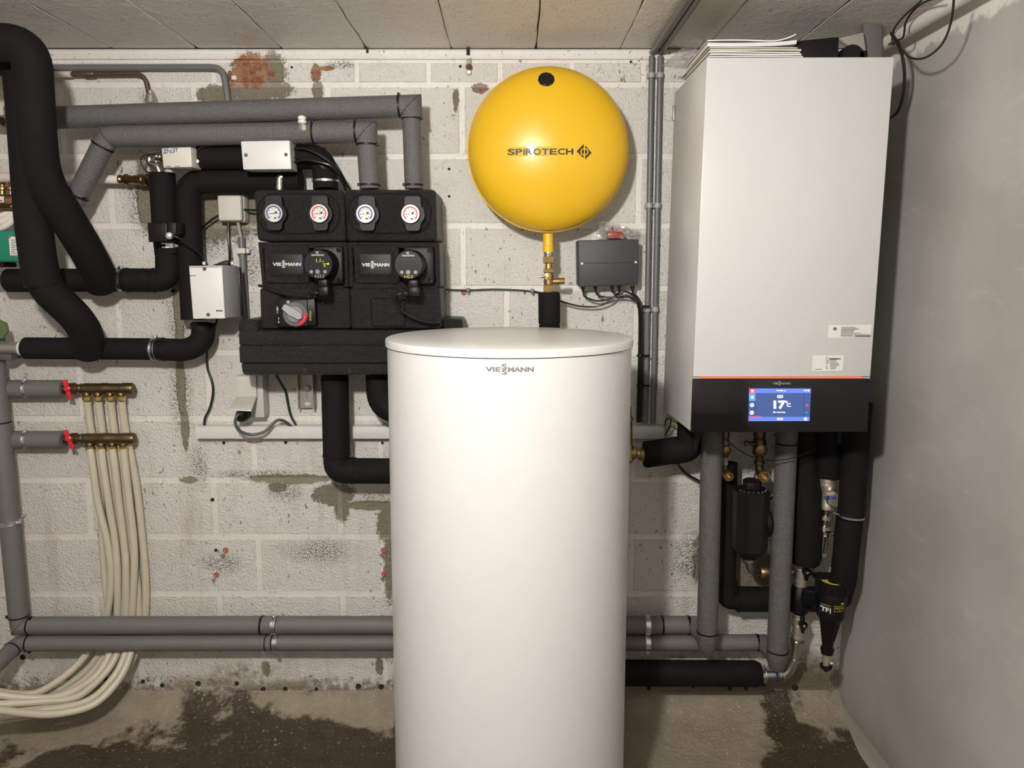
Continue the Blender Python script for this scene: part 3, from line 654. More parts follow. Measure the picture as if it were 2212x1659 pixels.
# ------------------------------------------------------------------ on and above the boiler
zt = BZ + 0.0005
def sheet(mb, x0, x1, y0, y1, z, th, wav, rot, rnd, curl=0.0, nx=14, ny=6):
    vs = []; cx0, cy0 = (x0+x1)/2, (y0+y1)/2; p1, p2 = rnd.uniform(0,6), rnd.uniform(0,6)
    for s in (0, 1):
        for j in range(ny+1):
            for i in range(nx+1):
                u, v = i/nx, j/ny; x = x0+(x1-x0)*u-cx0; y = y0+(y1-y0)*v-cy0
                zz = z + s*th + wav*(0.5+0.5*math.sin(u*5+p1)) + (curl*max(0,(u-0.7)/0.3)**2)
                vs.append((cx0+x*math.cos(rot)-y*math.sin(rot), cy0+x*math.sin(rot)+y*math.cos(rot), zz))
    k = (nx+1)*(ny+1); fs = []
    for j in range(ny):
        for i in range(nx):
            a = j*(nx+1)+i; q_ = (a, a+1, a+nx+2, a+nx+1); fs.append(q_[::-1]); fs.append(tuple(k+b for b in q_))
    br = [i for i in range(nx+1)] + [j*(nx+1)+nx for j in range(1,ny+1)] + [ny*(nx+1)+i for i in range(nx-1,-1,-1)] + [j*(nx+1) for j in range(ny-1,0,-1)]
    fs += [(br[i], br[(i+1)%len(br)], k+br[(i+1)%len(br)], k+br[i]) for i in range(len(br))]
    mb.add(vs, fs); return mb
rnd = random.Random(11)
t = thing('paper_stack', 'pile of white manuals and loose papers on top of the boiler', 'papers', (P(1630,124,1.9).x, 1.97, zt))
xs0, xs1 = P(1531,120,1.87).x, P(1729,120,1.87).x
z = zt
for i, (th, c, dx0, dx1, wav, curl) in enumerate(((0.0025,'paper',0.0,0.004,0.0005,0),(0.004,'paper',0.002,0.0,0.001,0),(0.003,'paper',-0.002,-0.004,0.0012,0),(0.004,'paper_cream',0.001,-0.001,0.001,0),(0.0025,'paper_cream',-0.002,-0.012,0.001,0),(0.009,'paper',-0.003,-0.012,0.002,0.004),(0.003,'paper',-0.004,-0.014,0.003,0.016))):
    obj('booklet', sheet(MB(), xs0+dx0, xs1+dx1, 1.864, 2.12+rnd.uniform(-0.03,0.03), z+0.0012, th, wav, rnd.uniform(-0.015,0.015), rnd, curl), c, t, ang=60); z += th+0.0013+wav*0.35
k = sheet(MB(), P(1472,120,1.95).x, P(1650,120,1.95).x, 1.9, 2.15, z+0.004, 0.0006, 0.010, 0.12, rnd, 0.012)
tag(obj('plastic_sleeve', k, 'clear_film', ang=60), 'thin translucent document sleeve on the papers above the boiler', 'sleeve')
k = MB(); k.hexa([*pp((1722,88,1.94),(1813,79,1.94)), Vector((P(1813,110,1.94).x,1.94,zt)), Vector((P(1722,110,1.94).x,1.94,zt)), *[v+Vector((0,0.14,0)) for v in pp((1722,88,1.94),(1813,79,1.94))], Vector((P(1813,110,1.94).x,2.08,zt)), Vector((P(1722,110,1.94).x,2.08,zt))], 0.003); 
tag(obj('black_duct', k, 'black_satin'), 'black box-shaped air duct on top of the boiler beside the papers', 'duct')
k = MB(); k.lathe(P(1843,122,1.95), (0,1,0), [(0.028,0),(0.0305,0.004),(0.0305,0.06)], 24); k.box((P(1822,120,1.95).x,1.952,zt),(P(1864,120,1.95).x,2.008,P(1843,122,1.95).z)); k.box((P(1855,110,1.95).x, 1.95, zt), (P(1876,110,1.95).x, 2.01, P(1860,108,1.95).z), 0.004)
tag(obj('flue_elbow', k, 'black_satin'), 'rounded black flue elbow on top of the boiler near the right wall', 'flue')
k = MB().pbox([(1812,82),(1866,69),(1871,104),(1872,126)], 2.03, 0.02, 0.003)
tag(obj('foam_piece', k, 'foam_white'), 'pale foam piece standing behind the flue elbow above the boiler', 'foam')
k = MB().pbox([(1866,52),(1904,38),(1905,126),(1870,126)], 2.055, 0.02, 0.002)
tag(obj('grey_board', k, 'grey_foam_smooth'), 'narrow grey board standing upright in the corner above the boiler', 'board')
# pipe and cables in the corner between ceiling and right wall
cxr = XR-0.055
k = MB().tube([(cxr, 2.26, CEIL-0.036),(cxr, -0.2, CEIL-0.036)], 0.017, 18)
tag(obj('corner_pipe', k, 'white_pipe'), 'pale pipe running along the ceiling corner over the right wall', 'pipe')
cable('thin black cable hanging in a wide loop from the ceiling corner pipe', ((1990,2,1.80),(1950,38,1.92),(1931,65,2.0),(1928,95,2.02),(1940,90,1.96),(1947,105,1.93),(1968,125,1.86),(2000,124,1.8),(2035,95,1.73),(2055,45,1.68),(2062,-20,1.64)), 0.0026)
cable('thick black cable dropping from the ceiling corner behind the boiler', ((1925,72,2.0),(1938,92,1.96),(1950,125,1.94),(1954,170,1.95),(1949,215,1.98),(1938,243,2.02),(1924,254,2.08)), 0.004)
cable('second thin black cable crossing the ceiling corner pipe', ((2030,-8,1.72),(1985,12,1.84),(1958,45,1.90),(1951,80,1.93),(1935,88,1.98),(1920,96,2.05)), 0.0024)

# ================================================================== pump groups
def stadium(x0,y0,x1,y1,Y,r,n=10):
    a = P(x0,y0,Y); b = P(x1,y1,Y); rr = r*mpp((y0+y1)/2,Y); out = []
    for cx0, cz, s in ((b.x-rr,a.z-rr,0),(a.x+rr,a.z-rr,90),(a.x+rr,b.z+rr,180),(b.x-rr,b.z+rr,270)):
        for k in range(n+1):
            an = R(s+90*k/n); out.append(Vector((cx0+rr*math.cos(an), Y, cz+rr*math.sin(an))))
    return out
def stad(mb, x0,y0,x1,y1,Y,r,d,ch=0.002):
    """rounded plate with chamfered front edge"""
    f_ = stadium(x0+1.5,y0+1.5,x1-1.5,y1-1.5,Y,max(r-1.5,1)); b_ = stadium(x0,y0,x1,y1,Y+ch,r); n = len(f_)
    c = [v+Vector((0,d,0)) for v in b_]
    fs = [tuple(range(n))] + [(i,(i+1)%n,n+(i+1)%n,n+i) for i in range(n)] + [(n+i,n+(i+1)%n,2*n+(i+1)%n,2*n+i) for i in range(n)]
    return mb.add(f_+b_+c, fs)
YM = 2.085
def gauge(par, x, y, ink, which):
    m = mpp(y, YM)
    h = MB(); pts = [(-17,-33),(-12,-36),(12,-36),(17,-33),(18,-16),(24,-8),(26,3),(24,12),(17,20),(15,32),(11,36),(-11,36),(-15,32),(-17,20),(-24,12),(-26,3),(-24,-8),(-18,-16)]
    c = P(x+8, y+1, YM); poly = [c + Vector((a*m*0.98, 0, -b_*m)) for a, b_ in pts]
    h.prism([v + Vector((0,-0.028,0)) for v in poly], (0,0.034,0))
    th = obj('thermometer', h, 'black_satin', par, ang=40, label='dial thermometer with %s scale, %s' % (ink, which))
    yd = YM - 0.040; c = P(x, y, yd); m2 = mpp(y, yd)
    obj('ring_collar', MB().lathe(c + Vector((0,0.032,0)), (0,-1,0), [(0.030,0),(0.0292,0.006),(0.0275,0.014),(0.0262,0.026)], 32), 'black_satin', th)
    obj('bezel', MB().lathe(c + Vector((0,0.012,0)), (0,-1,0), [(20*m2,0),(20*m2,0.010),(19.2*m2,0.0125),(17.2*m2,0.0125),(16.8*m2,0.0095)], 32, False), 'chrome', th)
    obj('dial', MB().lathe(c + Vector((0,0.004,0)), (0,-1,0), [(17*m2,0),(17*m2,0.002)], 32), 'ink_white', th)
    yy = yd + 0.0012; q = MB(); n = 36
    def pt(an, r): return P(x, y, yy) + Vector((math.cos(R(an))*r*m2, 0, math.sin(R(an))*r*m2))
    for k in range(n):
        a0 = 230 - 280*k/n; a1 = 230 - 280*(k+1)/n; q.add([pt(a0,15.8),pt(a1,15.8),pt(a1,13.2),pt(a0,13.2)], [(0,1,2,3)])
    obj('scale', q, 'ink_red' if ink == 'red' else 'ink_blue', th)
    q = MB()
    for k in range(8):
        an = 225 - 270*k/7; q.add([pt(an-4,11.8),pt(an+4,11.8),pt(an+4,9.8),pt(an-4,9.8)], [(0,1,2,3)])
    text_into(q, '°C', (x-2.5,y-8,x+2,y-5), yy, 0.0); prect(q, x+0.5, y+9, x+5.5, y+12.2, yy)
    na = 186
    q2 = [P(x,y,yd-0.0005)+Vector((math.cos(R(a))*r*m2,0,math.sin(R(a))*r*m2)) for a, r in ((na,11),(na+120,1.0),(12,8),(na-120,1.0))]
    q.add(q2, [(0,1,2,3)]); disc(q, x+5, y-1.5, 2.6, yd-0.0006, 12); obj('needle', q, 'ink_black', th)
    obj('needle_hub', disc(MB(), x, y, 1.9, yd-0.001), 'brass', th)
def pump(par, x, y, note, on):
    yf = 1.995; m = mpp(y, yf); c = P(x, y, yf); r = 32*m
    b = MB().lathe(c, (0,1,0), [(r*0.93,-0.0005),(r*0.985,0.0012),(r,0.004),(r,0.026),(r*1.04,0.03),(r*1.04,0.075),(r*0.9,0.08),(r*0.9,0.10)], 40)
    pm = obj('circulation_pump', b, 'black_plastic', par, label='round black circulation pump with buttons')
    fc = MB(); c2 = P(x+22, y+2, 2.07)
    fc.box((c2.x-0.04, 2.062, c2.z-0.052), (c2.x+0.042, 2.12, c2.z+0.052), 0.008); obj('motor_flange', fc, 'black_satin', pm)
    k = MB()
    for a, b_ in ((c2.x+0.032, c2.z+0.042),(c2.x+0.034, c2.z-0.040)): k.lathe((a,2.063,b_), (0,-1,0), [(0.006,0),(0.006,0.006),(0.0035,0.007),(0.0032,0.003)], 12)
    obj('socket_screw', k, 'black_gloss', pm)
    yy = yf - 0.0015; q = MB()
    text_into(q, 'GRUNDFOS', (x-14.5,y-21.5,x+12.5,y-18.3), yy, 0.02)
    for s in (-1,1): q.add([P(x-3.5-1*0-s*3+0.5,y-28,yy),P(x-3.5-s*3+2.2,y-28,yy),P(x-3.5+s*3+2.2,y-22.8,yy),P(x-3.5+s*3+0.5,y-22.8,yy)], [(0,1,2,3)])
    disc(q, x-1, y+16, 4.4, yy, 20, 3.6); text_into(q, '>', (x-2.6,y+13.4,x+1,y+18.6), yy, 0.06)
    obj('lettering', q, 'ink_white', pm)
    q = MB(); disc(q, x-14.5, y+16, 3.6, yy); disc(q, x+15, y+16, 3.8, yy, 20); obj('button', q, 'ink_grey', pm)
    q = MB(); text_into(q, note, (x-6 if on else x-9,y+22.5,x+13 if on else x+9,y+29), yy, -0.01); obj('handwriting', q, 'ink_pale' if on else 'ink_yellow', pm)
    if on:
        q = MB(); text_into(q, '1.1', (x-4,y-12,x+5,y-4.5), yy, 0.0); text_into(q, 'm3/h', (x+7.5,y-7.5,x+13,y-5), yy); prect(q,x+10.5,y-1.5,x+17,y-0.3,yy); q.add([P(x+16,y-1,yy),P(x+23.5,y-3.6,yy),P(x+23.5,y+1.2,yy)],[(0,1,2)]); prect(q,x+12.5,y+2,x+15.5,y+4.6,yy)
        obj('readout', q, 'led_green', pm)
    k = MB(); a = P(x+10, y+33, 2.02)
    k.pbox((x-1,y+32,x+20,y+50), 2.005, 0.035, 0.004); k.pbox((x-1,y+47,x+23,y+70), 2.0, 0.045, 0.006); k.pbox((x-16,y+57,x+1,y+68), 2.008, 0.026, 0.005)
    for j in range(4): k.pbox((x-15+j*3.4,y+56,x-13+j*3.4,y+69), 2.006, 0.03, 0.001)
    obj('power_plug', k, 'black_plastic', pm)
def module(name, lab, X0, note, on, xs, loc):
    t = thing(name, lab, 'pump group', loc)
    (a0,a1,a2,a3), (b0,b1,b2,b3), (c0,c1,c2,c3) = xs       # pixel edges of the three shells: top-left, top-right, bottom-left, bottom-right
    top = obj('upper_shell', MB().pbox([(a0,409),(a1,409),(a3,521),(a2,521)], YM, 0.185, 0.011, 3), 'epp_foam', t)
    mid = MB(); y0, y1 = 523, 620
    mid.pbox([(b0,y0),(b0+8,y0),(b2+8,y1),(b2,y1)], YM, 0.18, 0.003); mid.pbox([(b1-11,y0),(b1,y0),(b3,y1),(b3-11,y1)], YM, 0.18, 0.003)
    mid.pbox([(b0+4,y0),(b1-5,y0),(b3-5,y1),(b2+4,y1)], YM+0.07, 0.11, 0.002); mid.pbox([(b0+6,y0),(b1-9,y0),(b1-9,536),(b0+6,536)], YM+0.004, 0.09, 0.003)
    mid.pbox([(b2+6,609),(b3-9,609),(b3-9,628),(b2+6,628)], YM+0.006, 0.09, 0.003)
    obj('middle_shell', mid, 'epp_foam', t)
    low = obj('lower_shell', MB().pbox([(c0,622),(c1,622),(c3,710),(c2,711)], YM, 0.185, 0.008, 3), 'epp_foam', t)
    return t, top, low
xsL = ((547,741,555,747),(557,750,566,753),(560,754,563,757)); xsR = ((744,941,748,945),(751,949,755,952),(755,951,758,954))
tL, topL, lowL = module('pump_group', 'black foam-clad pump group with the grey and red mixing valve', 0, 'H23', True, xsL, P(655,712,2.2))
tR, topR, lowR = module('pump_group', 'black foam-clad pump group on the right, without a mixing valve', 0, 'H03', False, xsR, P(852,712,2.2))
for t, ga, dx, par, lowx in ((tL, ((591,460.5,'blue'),(689,461,'red')), 0, topL, 0), (tR, ((789,461.5,'blue'),(886.5,462,'red')), 194, topR, 0)):
    g = MB(); gx0, gx1 = (556,735) if dx == 0 else (752,931)
    stad(g, gx0, 419, gx1, 504, YM-0.004, 38, 0.006, 0.003); obj('gauge_plate', g, 'epp_foam', t)
    grv = stadium(gx0-1.2,418,gx1+1.2,505,YM-0.0002,39); gk = MB(); gk.tube(grv+[grv[0]], 0.0016, 6, False); obj('plate_groove', gk, 'black_foam', t)
    for x, y, ink in ga: gauge(t, x, y, ink, 'left' if ink == 'blue' else 'right')
    px0 = 569 if dx == 0 else 763
    pn = MB(); pn.pbox([(px0,530),(px0+97,530),(px0+99,612),(px0+4,612)], YM-0.002, 0.06, 0.005); obj('badge_panel', pn, 'epp_foam', t)
    b0, b1 = (584,655) if dx == 0 else (776.5,845.5)
    fr = MB(); stad(fr, b0-5, 544, b1+5, 598, YM-0.0045, 6, 0.004, 0.002); bd_ = obj('badge_frame', fr, 'epp_foam', t)
    bq = MB(); stad(bq, b0, 548.5, b1, 594, YM-0.0065, 3, 0.004, 0.0008); bg = obj('badge', bq, 'black_satin', t, label='black badge with white wordmark')
    obj('wordmark', logo_into(MB(), ((588.5,562.5,649.8,578.8) if dx == 0 else (781,563.5,841,580)), YM-0.0072), 'ink_white', bg)
    pump(t, 687 if dx == 0 else 882.5, 571 if dx == 0 else 572, 'H23' if dx == 0 else 'H03', dx == 0)
# mixing valve on the left group
mv = obj('mixing_valve', MB().pbox([(594,645),(680,643),(683,703),(597,707)], YM-0.022, 0.03, 0.004), 'black_plastic', tL, label='mixing valve with grey knob and red sector')
obj('valve_plate', MB().pbox([(603,648),(663,647),(665,704),(606,706)], YM-0.028, 0.01, 0.002), 'black_satin', mv)
cm = P(637,679,YM-0.034); mm = mpp(679,YM-0.03)
obj('dial_ring', MB().lathe(cm+Vector((0,0.008,0)), (0,-1,0), [(27*mm,0),(27*mm,0.004),(25*mm,0.006),(20*mm,0.006)], 40), 'mid_grey_plastic', mv)
def sector(a0,a1,r0,r1,yo,d,n=14):
    q_ = MB(); pts = [cm+Vector((math.cos(R(a0+(a1-a0)*k/n))*r1*mm, yo, math.sin(R(a0+(a1-a0)*k/n))*r1*mm)) for k in range(n+1)]
    pts += [cm+Vector((math.cos(R(a1+(a0-a1)*k/n))*r0*mm, yo, math.sin(R(a1+(a0-a1)*k/n))*r0*mm)) for k in range(n+1)]; return q_.prism(pts, (0,d,0))
obj('red_sector', sector(-75,5,12,26,0.0,0.004), 'red_plastic', mv)
obj('knob', MB().lathe(cm+Vector((0,0.004,0)), (0,-1,0), [(19*mm,0),(19*mm,0.004),(17*mm,0.008),(6*mm,0.009)], 32), 'knob_grey', mv)
lv = MB(); d1 = P(611,662,YM-0.05); d2 = P(648,685,YM-0.05); n_ = (d2-d1).normalized(); s_ = Vector((n_.z,0,-n_.x))*9*mm
lv.prism([d1-s_*0.6, d1+s_*0.6, (d1+d2)/2+s_, d2+s_*0.75, d2+n_*4*mm, d2-s_*0.75, (d1+d2)/2-s_], (0,0.02,0)); obj('lever', lv, 'light_grey_plastic', mv)
k = MB(); disc(k, 622.5, 652.5, 3.6, YM-0.0295); obj('end_stop', k, 'light_grey_plastic', mv)
q = MB(); text_into(q, 'M', (597.5,662,601,678), YM-0.0225, 0.0); text_into(q, 'SR 10', (600.5,686,603.5,698), YM-0.0225, 0.02, rot=90)
for j in range(3): q.add([cm+Vector((math.cos(R(a))*r*mm,-0.0004,math.sin(R(a))*r*mm)) for a, r in ((-15-j*17,18),(-17-j*17,18),(-17-j*17,23),(-15-j*17,23))], [(0,1,2,3)])
obj('lettering', q, 'ink_white', mv); obj('handwriting', text_into(MB(), 'RADIA', (668,671,672.5,692), YM-0.0225, 0.0, rot=90), 'ink_yellow', mv)
pl_ = MB(); stad(pl_, 802, 645, 874, 704, YM-0.004, 5, 0.006, 0.002); obj('blank_plate', pl_, 'epp_foam', tR)
gk = MB(); g_ = stadium(801,644,875,705,YM-0.0002,6); gk.tube(g_+[g_[0]], 0.0016, 6, False); obj('plate_groove', gk, 'black_foam', tR)
cable('black cable from the left pump plug running to the wall behind the mixing valve', ((671,634,2.02),(650,638,2.03),(615,634,2.045),(590,627,2.06),(572,620,2.075),(560,617,2.10)), 0.0042)
cable('black cable drooping from the right pump plug across the blank plate', ((868,633.5,2.02),(858,638,2.02),(856.5,650,2.03),(864,668,2.04),(885,682,2.045),(915,694,2.05),(938,698,2.06),(949,694,2.09),(956,680,2.2)), 0.0042)
# header below both groups
t = thing('header_manifold', 'wide black foam-clad header below the two pump groups', 'manifold', P(757,812,2.2))
YH = 2.06
k = MB(); k.pbox([(514,714),(958,714),(958,748),(515,748)], YH, 0.205, 0.008, 3); k.pbox([(515,746.5),(985,746.5),(982,785),(517,785)], YH-0.004, 0.209, 0.006, 3); k.pbox([(518,784),(980,784),(975,811),(523,811)], YH, 0.205, 0.010, 3)
obj('shell', k, 'epp_foam', t)
k = MB(); k.pbox([(513,692),(556,690),(556,722),(514,722)], YH, 0.2, 0.010, 3); obj('end_block', k, 'epp_foam', t)
k = MB(); k.pbox([(948,688),(994,688),(1000,694),(1000,740),(948,740)][:0] or [(948,688),(1000,689),(1000,745),(948,745)], 2.13, 0.13, 0.010, 2); obj('end_block', k, 'epp_foam', t)
for a in (658,755): obj('slot', MB().pbox([(a-4,795),(a+4,795),(a+3,807),(a-3,807)], YH-0.0006, 0.003, 0.0005), 'hole_dark', t)
t = thing('strut_bracket', 'galvanised slotted bracket under the black header', 'bracket', P(664,882,2.25))
k = MB(); x0,x1,zz0,zz1 = P(646,880,2.25).x, P(680,880,2.25).x, P(660,882,2.25).z, P(660,805,2.25).z
k.box((x0,2.258,zz0),(x1,2.262,zz1)); k.box((x0,2.235,zz0),(x0+0.003,2.274,zz1)); k.box((x1-0.003,2.235,zz0),(x1,2.274,zz1)); obj('channel', k, 'zinc', t)
k = MB(); k.lathe(P(663,838,2.257), (0,-1,0), [(0.0125,0),(0.0125,0.002),(0.009,0.0022),(0.009,0.010),(0.006,0.011)], 20); obj('bolt', k, 'zinc', t)
k = MB(); stad(k, 658,869,670,876, 2.2572, 3.2, 0.001, 0.0003); obj('slot', k, 'cream_plastic', t); k = MB(); stad(k, 660,838,667,860, 2.2575, 3.2, 0.001, 0.0003); obj('slot', k, 'zinc', t)

# ================================================================== insulated pipes, left
def band(par, c, ax, r, h=0.005, mat='black_plastic', name='tie', knob=None):
    k = MB().ring(c, ax, r*0.985, r+0.0016, h)
    if knob is not None:
        d = Vector(knob).normalized(); p = Vector(c)+d*(r+0.002); k.box(p-Vector((0.004,0.004,0.004)), p+Vector((0.004,0.004,0.004)), 0.001)
    return obj(name, k, mat, par)
def clamp(par, c, ax, r, side=(0,0,1), w=0.016, wall=True):
    ax = Vector(ax).normalized(); k = MB().ring(c, ax, r*0.97, r+0.0022, w)
    k.ring(Vector(c)-ax*(w*0.5), ax, r*0.97, r+0.0034, 0.003); k.ring(Vector(c)+ax*(w*0.5), ax, r*0.97, r+0.0034, 0.003)
    s = Vector(side).normalized()
    p = Vector(c)+s*(r+0.004); q_ = [ax*w*0.5, Vector((0,0.007,0)) if abs(s.y) < 0.5 else Vector((0.007,0,0)), s*0.006]
    k.hexa([p-q_[0]-q_[1]+q_[2], p+q_[0]-q_[1]+q_[2], p+q_[0]-q_[1]-q_[2], p-q_[0]-q_[1]-q_[2], p-q_[0]+q_[1]+q_[2], p+q_[0]+q_[1]+q_[2], p+q_[0]+q_[1]-q_[2], p-q_[0]+q_[1]-q_[2]], 0.001)
    k.lathe(p - Vector((0,0.012,0)), (0,1,0), [(0.004,0),(0.004,0.004),(0.0025,0.004),(0.0025,0.024)], 10)
    if wall and c[1] < W-0.02: k.lathe(Vector((c[0], c[1]+r, c[2])), (0,1,0), [(0.004,0),(0.004,W-0.004-c[1]-r)], 10)
    return obj('pipe_clamp', k, 'chrome', par)
RB = 0.0338
# upper grey pipe
rg = 23.5*mpp(230,2.13)
t = thing('insulated_pipe', 'upper grey foam-covered pipe running to the right pump group', 'pipe', P(890,405,2.14))
ya = 2.13
obj('insulation', MB().tube(pp((120,254,ya),(862,230,ya)), rg, 24), 'grey_foam', t)
def mitre(par, A, B, C_, r, mat='grey_foam', nm='elbow_cover', a_sh=1.0):
    """two short tubes cut at the mitre plane"""
    A, B, C_ = Vector(A), Vector(B), Vector(C_); d1 = (B-A).normalized(); d2 = (C_-B).normalized(); bis = (d1-d2).normalized()
    nrm = (d1+d2).normalized(); k = MB(); seg = 28
    for o, d, in ((A, d1), (C_, -d2)):
        up = Vector((0,1,0)); up = (up-d*up.dot(d)).normalized(); bi = d.cross(up); vs = []; 
        for s in (0, 1):
            for j in range(seg):
                an = 2*math.pi*j/seg; off_ = (up*math.cos(an)+bi*math.sin(an))*r
                if s == 0: vs.append(o+off_)
                else:
                    p0 = o+off_; tt = (B-p0).dot(nrm)/d.dot(nrm); vs.append(p0+d*(tt-0.0008))
        fs = [(j,(j+1)%seg,seg+(j+1)%seg,seg+j) for j in range(seg)] + [tuple(range(seg-1,-1,-1)), tuple(seg+j for j in range(seg))]
        k.add(vs, fs)
    return obj(nm, k, mat, par)
A, B, C1 = pp((863,230,ya),(888,229,ya),(889,256,ya)); mitre(t, A, B, C1, rg)
obj('insulation', MB().tube([C1, P(894,408,ya)], 20*mpp(330,ya), 24), 'grey_foam', t)
band(t, A, B-A, rg, knob=(0,-0.4,1)); band(t, C1, (0,0,1), rg*0.93, knob=(1,-0.3,0)); band(t, P(893.5,400,ya), (0,0,1), 20*mpp(330,ya), knob=(-1,-0.5,0))
obj('elbow_cover', MB().tube(fil(pp((128,254,ya),(110,255,ya+0.005),(85,290,ya+0.04)), 0.03), rg*0.98, 20), 'grey_foam', t)
# second grey pipe
ya = 2.115; r2 = 23*mpp(288,ya)
t = thing('insulated_pipe', 'lower grey foam-covered pipe with a slanting left end, dropping to the right pump group', 'pipe', P(797,405,ya))
obj('insulation', MB().tube(pp((246,295,ya),(769,285,ya)), r2, 24), 'grey_foam', t)
A, B, C1 = pp((770,285,ya),(792,285,ya),(793,313,ya)); mitre(t, A, B, C1, r2)
obj('insulation', MB().tube([C1, P(799,408,ya)], 22*mpp(350,ya), 24), 'grey_foam', t)
band(t, A, B-A, r2, knob=(0,-0.4,1)); band(t, C1, (0,0,1), r2*0.99, knob=(1,-0.3,0)); band(t, P(798.5,400,ya), (0,0,1), 22*mpp(350,ya), knob=(-1,-0.5,0))
band(t, P(678,287,ya), B-A, r2, knob=(0,-0.4,1)); band(t, P(656,287.5,ya), B-A, r2*0.995, 0.003, 'grey_foam')
A, B, C1 = pp((256,295,ya),(234,296,ya),(222,316,ya)); mitre(t, A, B, C1, r2*0.98)
obj('insulation', MB().tube([C1, P(160,438,ya+0.01)], 22*mpp(370,ya), 24), 'grey_foam', t); obj('insulation', MB().tube(pp((164,430,ya+0.01),(135,465,ya+0.06)), 20*mpp(370,ya), 20), 'grey_foam', t)
band(t, C1, P(160,438,ya)-C1, r2*0.99); band(t, P(168,422,ya+0.008), P(160,438,ya)-C1, 22*mpp(370,ya), knob=(1,-0.5,-0.4))
# air vent on the lower grey pipe
t = thing('air_vent', 'small nickel sensor fitting standing on the lower grey pipe', 'fitting', P(656,282,2.08))
obj('body', MB().pl((656,286),(653,266), 2.085, [(0,4),(4,8),(14,9),(17,7),(20,7)], 6), 'nickel', t, ang=25); obj('cap', MB().pl((653,267),(652,250), 2.085, [(0,8),(1,9.5),(6,9.5),(7,7),(9,9),(14,9),(17,6)], 16), 'white_plastic', t)

# thick black pipes sweeping down at the left edge
kB = fil(pp((-200,92,1.87),(67,93,1.87),(80,300,1.91),(91,385,1.94),(138,460,2.0),(190,545,2.08),(214,592,2.14),(219,615,2.17)), 0.062, 10)
t = tag(obj('insulated_pipe', MB().tube(kB, 0.0445, 28), 'black_foam'), 'thick black foam pipe sweeping down from the ceiling to the upper black horizontal pipe', 'pipe')
t = thing('insulated_pipe', 'thick black foam pipe descending at the left edge to the lower black horizontal pipe', 'pipe', P(185,745,2.15))
kA = fil(pp((-200,124,1.985),(46,124,1.985),(60,300,2.0),(70,460,2.012),(82,560,2.02),(92,612,2.03)), 0.06, 10)
obj('insulation', MB().tube(kA, 0.045, 28), 'black_foam', t)
obj('insulation', MB().tube(fil(pp((86,570,2.022),(98,622,2.035),(165,685,2.09),(188,720,2.13),(194,760,2.17)), 0.07, 8), 0.0435, 28), 'black_foam', t)
band(t, P(93,613,2.03), P(98,622,2.035)-P(84,560,2.02), 0.0445, 0.004)
# upper black horizontal pipe with elbow and riser
yh = 2.19
t = thing('insulated_pipe', 'black foam pipe with a tight elbow, clamp and riser left of the grey valve box', 'pipe', P(190,632,yh))
obj('insulation', MB().tube(pp((14,606,yh),(18,606,yh),(258,605,yh)), 25*mpp(606,yh), 24, rs=[0.028]+[25*mpp(606,yh)]*2), 'black_foam', t)
obj('elbow_cover', MB().tube(fil(pp((268,605,yh),(363,606,yh),(363,549,yh)), 0.05), 25.5*mpp(606,yh), 24), 'black_foam', t)
band(t, P(332,605.5,yh), (1,0,0), 25.5*mpp(606,yh), 0.003); band(t, P(274,605,yh), (1,0,0), 25.6*mpp(606,yh), 0.006)
obj('riser_insulation', MB().tube(pp((363,550,yh),(357,500,yh),(350,374,yh)), 26.5*mpp(470,yh), 24), 'black_foam', t)
clamp(t, P(263,605,yh), (1,0,0), 25*mpp(606,yh)*0.9, (0,0,1), 0.012); clamp(t, P(363,531,yh), (0,0,1), 24*mpp(531,yh), (1,-0.4,0), 0.010)
obj('press_elbow', MB().tube(fil(pp((346,376,yh),(341,358,yh),(322,352,yh),(324,336,yh),(352,339,yh)), 0.02), 9*mpp(350,yh), 14), 'steel', t)
k = MB(); k.ring(P(340,338.5,yh), (1,0,0), 0.012, 0.0165, 0.006); k.ring(P(347,339,yh), (1,0,0), 0.012, 0.0165, 0.005); obj('press_collar', k, 'steel', t)
obj('sensor_wire', MB().tube(spl(pp((335,334,2.17),(312,335,2.17),(304,347,2.18),(312,366,2.19),(322,374,2.2))), 0.0016, 6), 'cable_black', t)
# lower black horizontal pipe with elbow, riser and upper leg to the left pump group
t = thing('insulated_pipe', 'black foam pipe rising behind the grey valve box and turning to the left pump group', 'pipe', P(200,778,yh))
r3 = 23.7*mpp(753,yh)
obj('insulation', MB().tube(pp((52,752,yh),(56,752,yh),(332,754,yh)), r3, 24, rs=[0.026,r3,r3]), 'black_foam', t)
obj('elbow_cover', MB().tube(fil(pp((336,754,yh),(405,757,yh),(438,738,yh),(440,698,yh)), 0.06), r3*1.03, 24), 'black_foam', t)
band(t, P(349,754.5,yh), (1,0,0), r3*1.03, 0.014, knob=(0.2,-0.8,0.5)); band(t, P(438,707,yh), (0.15,0,1), r3*1.04, 0.014)
clamp(t, P(336,754,yh), (1,0,0), r3*0.94, (0,0,1), 0.012)
obj('riser_insulation', MB().tube(fil(pp((418,690,2.195),(404,392,2.195),(650,389,2.195)), 0.05), 26*mpp(500,yh), 24), 'black_foam', t)
k = MB().tube(fil(pp((610,382,2.16),(604,384,2.158),(604,410,2.16)), 0.01), 8.5*mpp(390,2.16), 14); k.ring(P(604,404,2.16), (0,0,1), 0.01, 0.0125, 0.008); obj('press_elbow', k, 'steel', t)
